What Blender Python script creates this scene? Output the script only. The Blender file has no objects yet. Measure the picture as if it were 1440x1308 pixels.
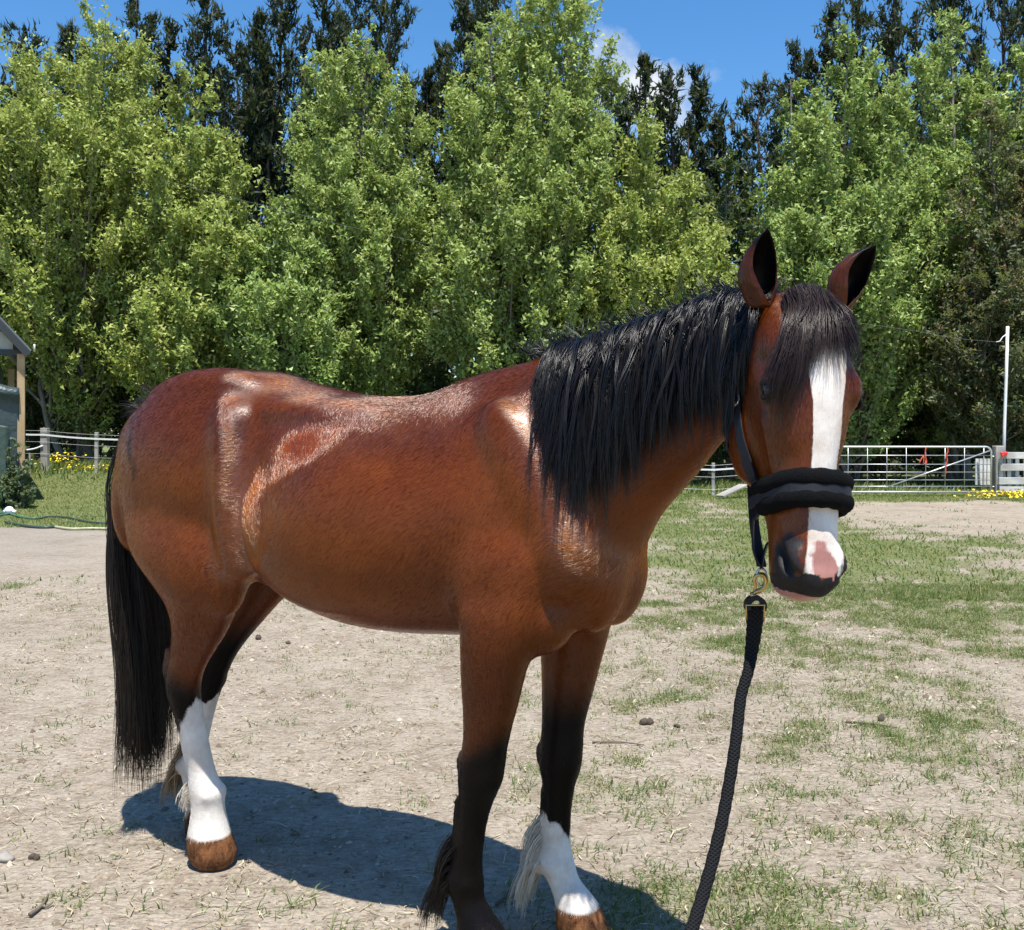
import bpy, bmesh, math, random
import numpy as np
from mathutils import Vector, Matrix
from mathutils.bvhtree import BVHTree

S = bpy.context.scene
COL = S.collection
rng = np.random.default_rng(7)
random.seed(7)
PI = math.pi
R = math.radians

# ------------------------------------------------------------------ camera
CAM_H = 1.4
cam_d = bpy.data.cameras.new('camera')
cam = bpy.data.objects.new('camera', cam_d)
COL.objects.link(cam)
cam.location = (0, 0, CAM_H)
cam.rotation_euler = (R(90), 0, 0)
cam_d.sensor_fit = 'HORIZONTAL'
cam_d.sensor_width = 36.0
cam_d.lens = 36.0
cam_d.shift_y = -44 / 1440
cam_d.clip_start = 0.05
cam_d.clip_end = 3000
S.camera = cam

# ------------------------------------------------------------------ sun direction, sky
SUN = Vector((0.065, -0.325, 1.0)).normalized()          # towards the sun
sun_el = math.asin(SUN.z)
sun_az = math.atan2(SUN.x, SUN.y)                      # clockwise from +Y
W = bpy.data.worlds.new('World')
S.world = W
W.use_nodes = True
wn, wl = W.node_tree.nodes, W.node_tree.links
wn.clear()
w_out = wn.new('ShaderNodeOutputWorld')
w_bg = wn.new('ShaderNodeBackground')
w_bg.inputs['Strength'].default_value = 0.06
w_sky = wn.new('ShaderNodeTexSky')
w_sky.sky_type = 'NISHITA'
w_sky.sun_disc = False
w_sky.sun_elevation = sun_el
w_sky.sun_rotation = sun_az
w_sky.altitude = 50
w_sky.air_density = 1.0
w_sky.dust_density = 0.3
w_sky.ozone_density = 3.0
w_hsv = wn.new('ShaderNodeHueSaturation')
w_hsv.inputs['Saturation'].default_value = 1.28
w_hsv.inputs['Value'].default_value = 2.0
wl.new(w_sky.outputs[0], w_hsv.inputs['Color'])
# one fair-weather cloud low over the trees
w_tc = wn.new('ShaderNodeTexCoord')
w_no = wn.new('ShaderNodeTexNoise')
w_no.inputs['Scale'].default_value = 11.0
w_no.inputs['Detail'].default_value = 7.0
w_no.inputs['Roughness'].default_value = 0.55
wl.new(w_tc.outputs['Generated'], w_no.inputs['Vector'])
w_sub = wn.new('ShaderNodeVectorMath'); w_sub.operation = 'SUBTRACT'
w_sub.inputs[1].default_value = Vector((0.125, 1.0, 0.338)).normalized()
wl.new(w_tc.outputs['Generated'], w_sub.inputs[0])
w_scl = wn.new('ShaderNodeVectorMath'); w_scl.operation = 'MULTIPLY'
w_scl.inputs[1].default_value = (1.0, 1.0, 1.25)
wl.new(w_sub.outputs[0], w_scl.inputs[0])
w_len = wn.new('ShaderNodeVectorMath'); w_len.operation = 'LENGTH'
wl.new(w_scl.outputs[0], w_len.inputs[0])
w_m1 = wn.new('ShaderNodeMath'); w_m1.operation = 'MULTIPLY_ADD'
w_m1.inputs[1].default_value = -0.16
wl.new(w_no.outputs['Fac'], w_m1.inputs[0])
wl.new(w_len.outputs['Value'], w_m1.inputs[2])
w_mr = wn.new('ShaderNodeMapRange')
w_mr.inputs['From Min'].default_value = -0.018
w_mr.inputs['From Max'].default_value = -0.06
wl.new(w_m1.outputs[0], w_mr.inputs['Value'])
w_mix = wn.new('ShaderNodeMix'); w_mix.data_type = 'RGBA'
w_mix.inputs['B'].default_value = (9.0, 9.5, 10.2, 1)
wl.new(w_mr.outputs[0], w_mix.inputs['Factor'])
wl.new(w_hsv.outputs[0], w_mix.inputs['A'])
wl.new(w_mix.outputs['Result'], w_bg.inputs['Color'])
wl.new(w_bg.outputs[0], w_out.inputs['Surface'])

sun_d = bpy.data.lights.new('sun', 'SUN')
sun_d.energy = 5.0
sun_d.angle = R(0.53)
sun_d.color = (1.0, 0.955, 0.88)
sun = bpy.data.objects.new('sun', sun_d)
COL.objects.link(sun)
sun.rotation_euler = SUN.to_track_quat('Z', 'Y').to_euler()
sun.location = (3, -6, 20)

S.view_settings.view_transform = 'Standard'
S.view_settings.look = 'None'
S.view_settings.exposure = 0.7
S.view_settings.gamma = 1.0
S.view_settings.use_curve_mapping = False
S.render.engine = 'CYCLES'
S.cycles.use_denoising = True
S.cycles.max_bounces = 7
S.cycles.transparent_max_bounces = 8
S.cycles.diffuse_bounces = 3
S.cycles.sample_clamp_indirect = 6.0

# ------------------------------------------------------------------ helpers
def P(px, py, d):
    """the world point that the photograph shows at pixel (px, py), d metres away along the view"""
    return np.array(((px - 720) / 1440 * d, d, CAM_H - (py - 610) / 1440 * d))

def tag(o, label=None, cat=None, group=None, kind=None):
    if label: o['label'] = label
    if cat: o['category'] = cat
    if group: o['group'] = group
    if kind: o['kind'] = kind
    return o

def empty(name, loc, rz=0, **k):
    o = bpy.data.objects.new(name, None)
    o.empty_display_size = 0.1
    o.location = loc
    o.rotation_euler = (0, 0, rz)
    COL.objects.link(o)
    return tag(o, **k)

def mesh_from(name, v, f, smooth=True):
    me = bpy.data.meshes.new(name)
    me.from_pydata([tuple(p) for p in v], [], [tuple(p) for p in f])
    if smooth:
        me.shade_smooth()
    return me

def fast_mesh(name, v, faces, smooth=False):
    """v (n,3) array, faces (m,k) int array with one face size"""
    v = np.asarray(v, np.float32)
    faces = np.asarray(faces, np.int32)
    me = bpy.data.meshes.new(name)
    me.vertices.add(len(v))
    me.vertices.foreach_set('co', v.ravel())
    m, k = faces.shape
    me.loops.add(m * k)
    me.loops.foreach_set('vertex_index', faces.ravel())
    me.polygons.add(m)
    me.polygons.foreach_set('loop_start', np.arange(0, m * k, k, dtype=np.int32))
    me.polygons.foreach_set('loop_total', np.full(m, k, np.int32))
    me.update(calc_edges=True)
    me.validate()
    if smooth:
        me.shade_smooth()
    return me

def link(name, me, mat=None, parent=None, keep=True):
    o = bpy.data.objects.new(name, me)
    COL.objects.link(o)
    if mat is not None:
        me.materials.append(mat)
    if parent is not None:
        o.parent = parent
        if keep:                                   # data are in world space, parent carries loc / rot
            m = Matrix.Translation(parent.location) @ Matrix.Rotation(parent.rotation_euler.z, 4, 'Z')
            o.matrix_parent_inverse = m.inverted()
    return o

def attr(me, name, vals, typ='FLOAT', dom='POINT'):
    a = me.attributes.new(name, typ, dom)
    vals = np.asarray(vals, np.float32)
    if typ == 'FLOAT':
        a.data.foreach_set('value', vals.ravel())
    elif typ == 'FLOAT_COLOR':
        a.data.foreach_set('color', vals.ravel())
    else:
        a.data.foreach_set('vector', vals.ravel())

def unit(v):
    v = np.asarray(v, float)
    return v / np.maximum(np.linalg.norm(v, axis=-1, keepdims=True), 1e-9)

def sstep(a, b, x):
    t = np.clip((np.asarray(x, float) - a) / (b - a), 0, 1)
    return t * t * (3 - 2 * t)

def interp_rings(keys, n):
    """smooth (Catmull-Rom) resampling of key rows to n rows"""
    k = np.asarray(keys, float)
    t = np.linspace(0, len(k) - 1, n)
    i = np.clip(t.astype(int), 0, len(k) - 2)
    u = (t - i)[:, None]
    p1, p2 = k[i], k[i + 1]
    p0 = k[np.maximum(i - 1, 0)]
    p3 = k[np.minimum(i + 2, len(k) - 1)]
    return 0.5 * (2 * p1 + (p2 - p0) * u + (2 * p0 - 5 * p1 + 4 * p2 - p3) * u ** 2 + (3 * p1 - p0 - 3 * p2 + p3) * u ** 3)

def _hash(ix, iy, iz, seed):
    n = (ix.astype(np.int64) * 374761393 + iy.astype(np.int64) * 668265263 + iz.astype(np.int64) * 2147483647 + seed * 974711) & 0xffffffff
    n = ((n ^ (n >> 13)) * 1274126177) & 0xffffffff
    return ((n ^ (n >> 16)) & 0xffff) / 65535.0

def vnoise(x, y, z=None, seed=0):
    x = np.asarray(x, float); y = np.asarray(y, float)
    z = np.zeros_like(x) if z is None else np.asarray(z, float)
    ix, iy, iz = np.floor(x), np.floor(y), np.floor(z)
    fx, fy, fz = x - ix, y - iy, z - iz
    fx, fy, fz = [t * t * (3 - 2 * t) for t in (fx, fy, fz)]
    out = 0
    for a in (0, 1):
        for b in (0, 1):
            for c in (0, 1):
                w = (fx if a else 1 - fx) * (fy if b else 1 - fy) * (fz if c else 1 - fz)
                out = out + w * _hash(ix + a, iy + b, iz + c, seed)
    return out

def fbm(x, y, z=None, oct=4, seed=0):
    s, amp, tot = 0, 1.0, 0
    for o in range(oct):
        f = 2.03 ** o
        s = s + amp * vnoise(np.asarray(x) * f + 13.7 * o, np.asarray(y) * f - 7.1 * o, None if z is None else np.asarray(z) * f, seed + o)
        tot += amp
        amp *= 0.5
    return s / tot

class MB:
    """collects boxes, tubes and sheets into one mesh"""
    def __init__(self): self.v, self.f = [], []
    def add(self, v, f):
        o = len(self.v)
        self.v += [tuple(map(float, p)) for p in v]
        self.f += [tuple(i + o for i in q) for q in f]
        return self
    def box(self, c, s, rz=0, rx=0, ry=0):
        m = Matrix.Rotation(rz, 3, 'Z') @ Matrix.Rotation(ry, 3, 'Y') @ Matrix.Rotation(rx, 3, 'X')
        v = [np.array(c) + np.array(m @ Vector((a * s[0] / 2, b * s[1] / 2, d * s[2] / 2))) for a in (-1, 1) for b in (-1, 1) for d in (-1, 1)]
        return self.add(v, [(0, 1, 3, 2), (4, 6, 7, 5), (0, 4, 5, 1), (2, 3, 7, 6), (0, 2, 6, 4), (1, 5, 7, 3)])
    def beam(self, a, b, w, h):
        a, b = np.array(a, float), np.array(b, float)
        d = unit(b - a)
        up = np.array((0, 0, 1.0)) if abs(d[2]) < .9 else np.array((0, 1.0, 0))
        s = unit(np.cross(d, up)); u = np.cross(s, d)
        v = [p + s * i * w / 2 + u * j * h / 2 for p in (a, b) for i, j in ((-1, -1), (1, -1), (1, 1), (-1, 1))]
        return self.add(v, [(3, 2, 1, 0), (4, 5, 6, 7), (0, 1, 5, 4), (1, 2, 6, 5), (2, 3, 7, 6), (3, 0, 4, 7)])
    def tube(self, pts, r, n=8, closed=False):
        pts = np.asarray(pts, float)
        m = len(pts)
        r = np.broadcast_to(np.asarray(r, float), (m,))
        if closed:
            tan = unit(np.roll(pts, -1, 0) - np.roll(pts, 1, 0))
        else:
            tan = unit(np.gradient(pts, axis=0))
        nrm = np.cross(tan[0], (0.31, 0.2, 0.93)); nrm = unit(nrm)
        v, f = [], []
        for i in range(m):
            nrm = unit(nrm - tan[i] * np.dot(nrm, tan[i]))
            b = np.cross(tan[i], nrm)
            for k in range(n):
                a = 2 * PI * k / n
                v.append(pts[i] + r[i] * (math.cos(a) * nrm + math.sin(a) * b))
        segs = m if closed else m - 1
        for i in range(segs):
            j = (i + 1) % m
            for k in range(n):
                k2 = (k + 1) % n
                f.append((i * n + k, i * n + k2, j * n + k2, j * n + k))
        if not closed:
            f.append(tuple(range(n))[::-1]); f.append(tuple(range((m - 1) * n, m * n)))
        return self.add(v, f)
    def strap(self, pts, side, w, t):
        """flat band: pts on the path, side = width direction per point"""
        pts = np.asarray(pts, float); side = unit(np.asarray(side, float))
        if side.ndim == 1: side = np.broadcast_to(side, pts.shape)
        tan = unit(np.gradient(pts, axis=0))
        nr = unit(np.cross(tan, side))
        v, f = [], []
        for p, s, q in zip(pts, side, nr):
            v += [p - s * w / 2 - q * t / 2, p + s * w / 2 - q * t / 2, p + s * w / 2 + q * t / 2, p - s * w / 2 + q * t / 2]
        for i in range(len(pts) - 1):
            for k in range(4):
                k2 = (k + 1) % 4
                f.append((i * 4 + k, i * 4 + k2, i * 4 + 4 + k2, i * 4 + 4 + k))
        e = (len(pts) - 1) * 4
        f += [(3, 2, 1, 0), (e, e + 1, e + 2, e + 3)]
        return self.add(v, f)
    def build(self, name, mat, parent=None, smooth=False, bevel=0):
        me = mesh_from(name, self.v, self.f, smooth)
        if bevel:
            bm = bmesh.new(); bm.from_mesh(me)
            bmesh.ops.bevel(bm, geom=list(bm.edges), offset=bevel, segments=1, affect='EDGES', clamp_overlap=True)
            bm.to_mesh(me); bm.free()
        return link(name, me, mat, parent)

def catmull(pts, n):
    return interp_rings(np.asarray(pts, float), n)

# ------------------------------------------------------------------ materials
class NT:
    def __init__(self, name):
        self.m = bpy.data.materials.new(name)
        self.m.use_nodes = True
        self.t = self.m.node_tree
        self.n, self.l = self.t.nodes, self.t.links
        self.b = self.n['Principled BSDF']
        self.out = self.n['Material Output']
    def node(self, typ, **k):
        nd = self.n.new('ShaderNode' + typ)
        for a, v in k.items():
            if a.startswith('i_'):
                nd.inputs[a[2:].replace('_', ' ')].default_value = v
            else:
                setattr(nd, a, v)
        return nd
    def link(self, a, b): self.l.new(a, b)
    def attr(self, name): return self.node('Attribute', attribute_name=name)
    def coords(self): return self.node('TexCoord').outputs['Object']
    def noise(self, scale, detail=4, rough=0.5, vec=None, dist=0):
        nd = self.node('TexNoise')
        nd.inputs['Scale'].default_value = scale
        nd.inputs['Detail'].default_value = detail
        nd.inputs['Roughness'].default_value = rough
        nd.inputs['Distortion'].default_value = dist
        self.link(vec if vec is not None else self.coords(), nd.inputs['Vector'])
        return nd.outputs['Fac']
    def mapping(self, vec, scale=(1, 1, 1), rot=(0, 0, 0)):
        nd = self.node('Mapping')
        nd.inputs['Scale'].default_value = scale
        nd.inputs['Rotation'].default_value = rot
        self.link(vec, nd.inputs['Vector'])
        return nd.outputs[0]
    def math(self, op, a, b=None, c=None, clamp=False):
        nd = self.node('Math', operation=op, use_clamp=clamp)
        for i, x in enumerate((a, b, c)):
            if x is None: continue
            if isinstance(x, (int, float)): nd.inputs[i].default_value = x
            else: self.link(x, nd.inputs[i])
        return nd.outputs[0]
    def ramp(self, fac, stops):
        nd = self.node('ValToRGB')
        el = nd.color_ramp.elements
        while len(el) < len(stops): el.new(0.5)
        for e, (p, c) in zip(el, stops):
            e.position = p
            e.color = (*c, 1) if len(c) == 3 else c
        self.link(fac, nd.inputs[0])
        return nd.outputs[0]
    def rng(self, v, a, b, c=0.0, d=1.0):
        nd = self.node('MapRange')
        for k, x in zip(('From Min', 'From Max', 'To Min', 'To Max'), (a, b, c, d)):
            nd.inputs[k].default_value = x
        self.link(v, nd.inputs['Value'])
        return nd.outputs[0]
    def mix(self, fac, a, b, mode='MIX'):
        nd = self.node('Mix', data_type='RGBA', blend_type=mode)
        for k, x in (('Factor', fac), ('A', a), ('B', b)):
            s = [q for q in nd.inputs if q.name == k and q.enabled and (q.type == 'RGBA' or k == 'Factor')]
            s = s[0]
            if isinstance(x, (int, float)): s.default_value = x
            elif isinstance(x, tuple): s.default_value = (*x, 1) if len(x) == 3 else x
            else: self.link(x, s)
        return [q for q in nd.outputs if q.type == 'RGBA'][0]
    def bump(self, h, dist=0.01, strength=1.0, normal=None):
        nd = self.node('Bump')
        nd.inputs['Strength'].default_value = strength
        nd.inputs['Distance'].default_value = dist
        self.link(h, nd.inputs['Height'])
        if normal is not None: self.link(normal, nd.inputs['Normal'])
        self.link(nd.outputs[0], self.b.inputs['Normal'])
        return nd.outputs[0]
    def set(self, **k):
        for a, v in k.items():
            s = self.b.inputs[a.replace('_', ' ')]
            if hasattr(v, 'links') or hasattr(v, 'is_linked'): self.link(v, s)
            elif isinstance(v, tuple) and len(v) == 3 and s.type == 'RGBA': s.default_value = (*v, 1)
            else: s.default_value = v
        return self

def plain(name, col, rough=0.6, metal=0.0, var=0.25, scale=20, spec=0.5, bump=0.0, bscale=80):
    t = NT(name)
    n = t.noise(scale, 5, 0.6)
    c = t.mix(n, tuple(x * (1 - var) for x in col), tuple(min(1, x * (1 + var)) for x in col))
    t.set(Base_Color=c, Roughness=rough, Metallic=metal)
    t.b.inputs['Specular IOR Level'].default_value = spec
    if bump: t.bump(t.noise(bscale, 4, 0.6), bump)
    return t.m

def wood(name, a, b, scale=(3, 3, 40), rot=(0, 0, 0), rough=0.85):
    t = NT(name)
    v = t.mapping(t.coords(), scale, rot)
    n = t.noise(1.0, 6, 0.65, v, 0.4)
    n2 = t.noise(2.2, 3, 0.5)
    c = t.mix(n, a, b)
    c = t.mix(t.rng(n2, .35, .75), c, tuple(x * .72 for x in a))
    t.set(Base_Color=c, Roughness=rough)
    t.bump(n, 0.004)
    return t.m
#==PART2==
# ------------------------------------------------------------------ terrain
def gh(x, y):
    """height of the ground"""
    x = np.asarray(x, float); y = np.asarray(y, float)
    bank = .46 * sstep(16.5, 25.5, y) * sstep(3.5, -7, x)
    r = -.04 * sstep(14, 22, y) * sstep(0, 6, x)
    near = .028 * (fbm(x * .9, y * .9, None, 3, 21) - .5) + .013 * (fbm(x * 5.5, y * 5.5, None, 3, 22) - .5)
    flat = 1 - .65 * np.exp(-(((x + .45) / 1.3) ** 2 + ((y - 3.1) / .9) ** 2))
    return bank + r + near * flat

def green(x, y):
    """how grassy the ground is, 0..1"""
    x = np.asarray(x, float); y = np.asarray(y, float)
    f1 = fbm(x * .55, y * .45, None, 4, 31); f2 = fbm(x * 2.6, y * 2.6, None, 3, 32)
    px = x / np.maximum(y, .5)
    base = .13 + .17 * sstep(-.15, .22, px) + .10 * sstep(3.6, 2.6, y) * sstep(-.1, .2, px)
    base = base + (.17 + .10 * sstep(8, 11, y)) * sstep(5.0, 9.5, y) * sstep(.02, .14, px)
    base = base - .36 * sstep(13.0, 16, y) * sstep(22.6, 21, y) * sstep(.30, .36, px + .12 * (f1 - .5))
    base = np.where((px < -.03), base * (1 - sstep(2, 6, y) * .55), base)
    lawn = sstep(14.6, 15.6, y + 1.1 * (f1 - .5) + .5 * (f2 - .5)) * sstep(.22, .02, px)
    base = np.maximum(base, .95 * lawn)
    base = np.maximum(base, .75 * sstep(22.2, 23.2, y))
    base = base * (1 - .9 * np.exp(-((x - 7.2 - .3 * (y - 24)) / .8) ** 2) * sstep(22, 23.4, y))
    base = base * (1 - .75 * np.exp(-((x + 9.4) / 1.5) ** 2 - ((y - 24.0) / .45) ** 2))
    f3 = fbm(x * 7.5, y * 7.5, None, 2, 33)
    k = base + .50 * (f1 - .5) + .55 * (f2 - .5) + .55 * (f3 - .5) * sstep(14, 7, y)
    return np.clip(sstep(.22, .62, k), 0, 1)

def G(px, py, up=0.0):
    """point of the ground seen at a pixel of the photograph"""
    d = 1440 * CAM_H / max(py - 610, 20)
    for _ in range(8):
        d = 1440 * (CAM_H - float(gh((px - 720) / 1440 * d, d))) / max(py - 610, 20)
    p = P(px, py, d)
    p[2] = float(gh(p[0], p[1])) + up
    return p

def build_ground():
    ys = np.concatenate((np.array([-120, -60, -25, -10, -4, -1, .4]), np.geomspace(1.0, 600, 320)))
    us = np.concatenate((-np.geomspace(600, 1.3, 9), np.linspace(-1.0, 1.0, 350), np.geomspace(1.3, 600, 9)))
    yy, uu = np.meshgrid(ys, us, indexing='ij')
    sc = np.clip(yy + 1.0, 2.0, None)
    xx = np.where(np.abs(uu) <= 1.0, uu * sc, np.sign(uu) * (sc + (np.abs(uu) - 1.0) ** 1.0 * 1.2))
    zz = gh(xx, yy)
    gr = green(xx, yy)
    fine = np.clip((14 - yy) / 8, 0, 1) * (yy > 1)
    zz = zz + fine * .012 * (fbm(xx * 17, yy * 17, None, 3, 41) - .5) + fine * .006 * (vnoise(xx * 55, yy * 55, None, 42) - .5)
    rp = np.random.default_rng(5)                                   # old hoof prints
    for _ in range(150):
        cy_ = 2.6 + 6.5 * rp.random() ** 1.3; cx_ = (rp.random() * 1.1 - .55) * cy_
        if (cx_ + .45) ** 2 + (cy_ - 3.1) ** 2 < 1.0: continue
        r_ = np.hypot(xx - cx_, (yy - cy_)) / .062
        zz = zz - .011 * np.exp(-r_ ** 4) + .006 * np.exp(-((r_ - 1.35) / .3) ** 2)
    v = np.stack((xx, yy, zz), -1).reshape(-1, 3)
    m, n = xx.shape
    i = (np.arange(m - 1)[:, None] * n + np.arange(n - 1)[None]).ravel()
    f = np.stack((i, i + 1, i + n + 1, i + n), -1)
    me = fast_mesh('ground', v, f, True)
    attr(me, 'green', gr.ravel())
    t = NT('dry_paddock_soil')
    co = t.coords()
    ga = t.attr('green').outputs['Fac']
    n1 = t.noise(1.3, 5, .6, co)
    n2 = t.noise(9, 5, .65, co)
    n3 = t.noise(60, 4, .7, t.mapping(co, (1, .55, 1), (0, 0, .4)), .6)
    n4 = t.noise(70, 3, .7, t.mapping(co, (.35, 1, 1), (0, 0, -.5)), .9)
    vo = t.node('TexVoronoi'); vo.inputs['Scale'].default_value = 42; t.link(co, vo.inputs['Vector'])
    c = t.ramp(n1, [(.3, (.225, .178, .132)), (.5, (.315, .262, .20)), (.7, (.385, .33, .262))])
    c = t.mix(t.rng(n2, .38, .66, 0, .75), c, (.42, .365, .295))
    c = t.mix(t.rng(n2, .46, .30, 0, .6), c, (.235, .185, .135))
    c = t.mix(t.rng(n3, .52, .72, 0, .8), c, (.46, .395, .285))
    c = t.mix(t.rng(n4, .50, .68, 0, .8), c, (.165, .125, .09))
    c = t.mix(t.rng(vo.outputs['Distance'], .10, .0, 0, .55), c, (.17, .135, .105))
    # the bare strip of gravel on the left
    sp = t.node('SeparateXYZ'); t.link(co, sp.inputs[0])
    ratio = t.math('DIVIDE', sp.outputs['X'], t.math('MAXIMUM', sp.outputs['Y'], .5))
    gmask = t.math('MULTIPLY', t.rng(t.math('ADD', sp.outputs['Y'], t.math('MULTIPLY', n1, 3.0)), 10.0, 15.5), t.rng(t.math('ADD', ratio, t.math('MULTIPLY', n1, .12)), -.26, -.40))
    c = t.mix(t.math('MULTIPLY', t.math('MULTIPLY', gmask, t.rng(n2, .25, .6)), .6), c, t.mix(t.noise(25, 3, .8, co), (.17, .155, .14), (.33, .30, .27)))
    gm = t.rng(t.math('ADD', ga, t.math('MULTIPLY', t.math('SUBTRACT', n2, .5), .9)), .30, .95, 0, .88)
    gm = t.math('MULTIPLY', gm, t.rng(t.node('SeparateXYZ').outputs['Y'], 3.0, 11.0, .42, 1.0))
    t.link(co, [n_ for n_ in t.n if n_.bl_idname == 'ShaderNodeSeparateXYZ'][-1].inputs[0])
    gc = t.mix(t.rng(t.noise(22, 4, .7, co), .3, .7), (.075, .115, .022), (.185, .195, .065))
    gc = t.mix(t.rng(n3, .55, .75, 0, .6), gc, (.33, .29, .15))
    c = t.mix(gm, c, gc)
    t.set(Base_Color=c, Roughness=.95)
    t.b.inputs['Specular IOR Level'].default_value = .15
    h = t.math('ADD', t.math('MULTIPLY', n3, .7), t.math('ADD', t.math('MULTIPLY', n4, .7), t.math('MULTIPLY', vo.outputs['Distance'], .5)))
    h = t.math('ADD', h, t.math('MULTIPLY', n2, 1.0))
    t.bump(h, .022, .9)
    o = link('ground', me, t.m)
    tag(o, kind='structure')

def blades(name, mat, pos, h, w, lean, az, segs=2, label=None, cat=None, colvar=None, curl=.5):
    """one mesh of grass blades; pos (n,3)"""
    n = len(pos)
    d = np.stack((np.cos(az), np.sin(az), np.zeros(n)), -1)
    s = np.stack((-np.sin(az + .6), np.cos(az + .6), np.zeros(n)), -1)
    rows = []
    k = segs + 1
    for i in range(k):
        q = i / segs
        c = pos + d * (h * lean * q ** (1 + curl))[:, None] + np.array((0, 0, 1.0)) * (h * (q - .35 * lean * q * q))[:, None]
        ww = (w * (1 - q ** 1.4) * .5)[:, None] if i < segs else None
        if i < segs:
            rows += [c - s * ww, c + s * ww]
        else:
            rows += [c]
    nv = 2 * segs + 1
    v = np.stack(rows, 1).reshape(-1, 3)
    b = np.arange(n)[:, None] * nv
    tri = []
    for i in range(segs - 1):
        tri += [[2 * i, 2 * i + 1, 2 * i + 3], [2 * i, 2 * i + 3, 2 * i + 2]]
    tri += [[2 * segs - 2, 2 * segs - 1, 2 * segs]]
    f = (b[:, None, :] + np.array(tri)[None]).reshape(-1, 3)
    me = fast_mesh(name, v, f)
    attr(me, 'var', np.repeat(rng.random(n) if colvar is None else colvar, nv))
    o = link(name, me, mat)
    tag(o, label, cat, kind='stuff')
    return o

def leaf_mat(name, stops, trans=.35, rough=.5, spec=.35, back=None):
    t = NT(name)
    a = t.attr('var').outputs['Fac']
    c = t.ramp(a, stops)
    if back is not None:
        c = t.mix(t.math('MULTIPLY', t.node('NewGeometry').outputs['Backfacing'], .75), c, back)
    t.set(Base_Color=c, Roughness=rough)
    t.b.inputs['Specular IOR Level'].default_value = spec
    tr = t.node('BsdfTranslucent')
    t.link(t.mix(.6, c, (.44, .52, .075), 'MIX'), tr.inputs['Color'])
    mx = t.node('MixShader'); mx.inputs[0].default_value = trans
    t.link(t.b.outputs[0], mx.inputs[1]); t.link(tr.outputs[0], mx.inputs[2])
    t.link(mx.outputs[0], t.out.inputs['Surface'])
    return t.m

def rejection(n, x0, x1, y0, y1, prob, fan=False):
    out = []
    got = 0
    for _ in range(60):
        m = n * 2
        y = rng.uniform(y0, y1, m) if not fan else np.sqrt(rng.uniform(y0 ** 2, y1 ** 2, m))
        x = rng.uniform(x0, x1, m) if not fan else rng.uniform(x0, x1, m) * y
        keep = rng.random(m) < prob(x, y)
        out.append(np.stack((x[keep], y[keep]), -1)); got += keep.sum()
        if got >= n: break
    a = np.concatenate(out)[:n]
    return a[:, 0], a[:, 1]

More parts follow.
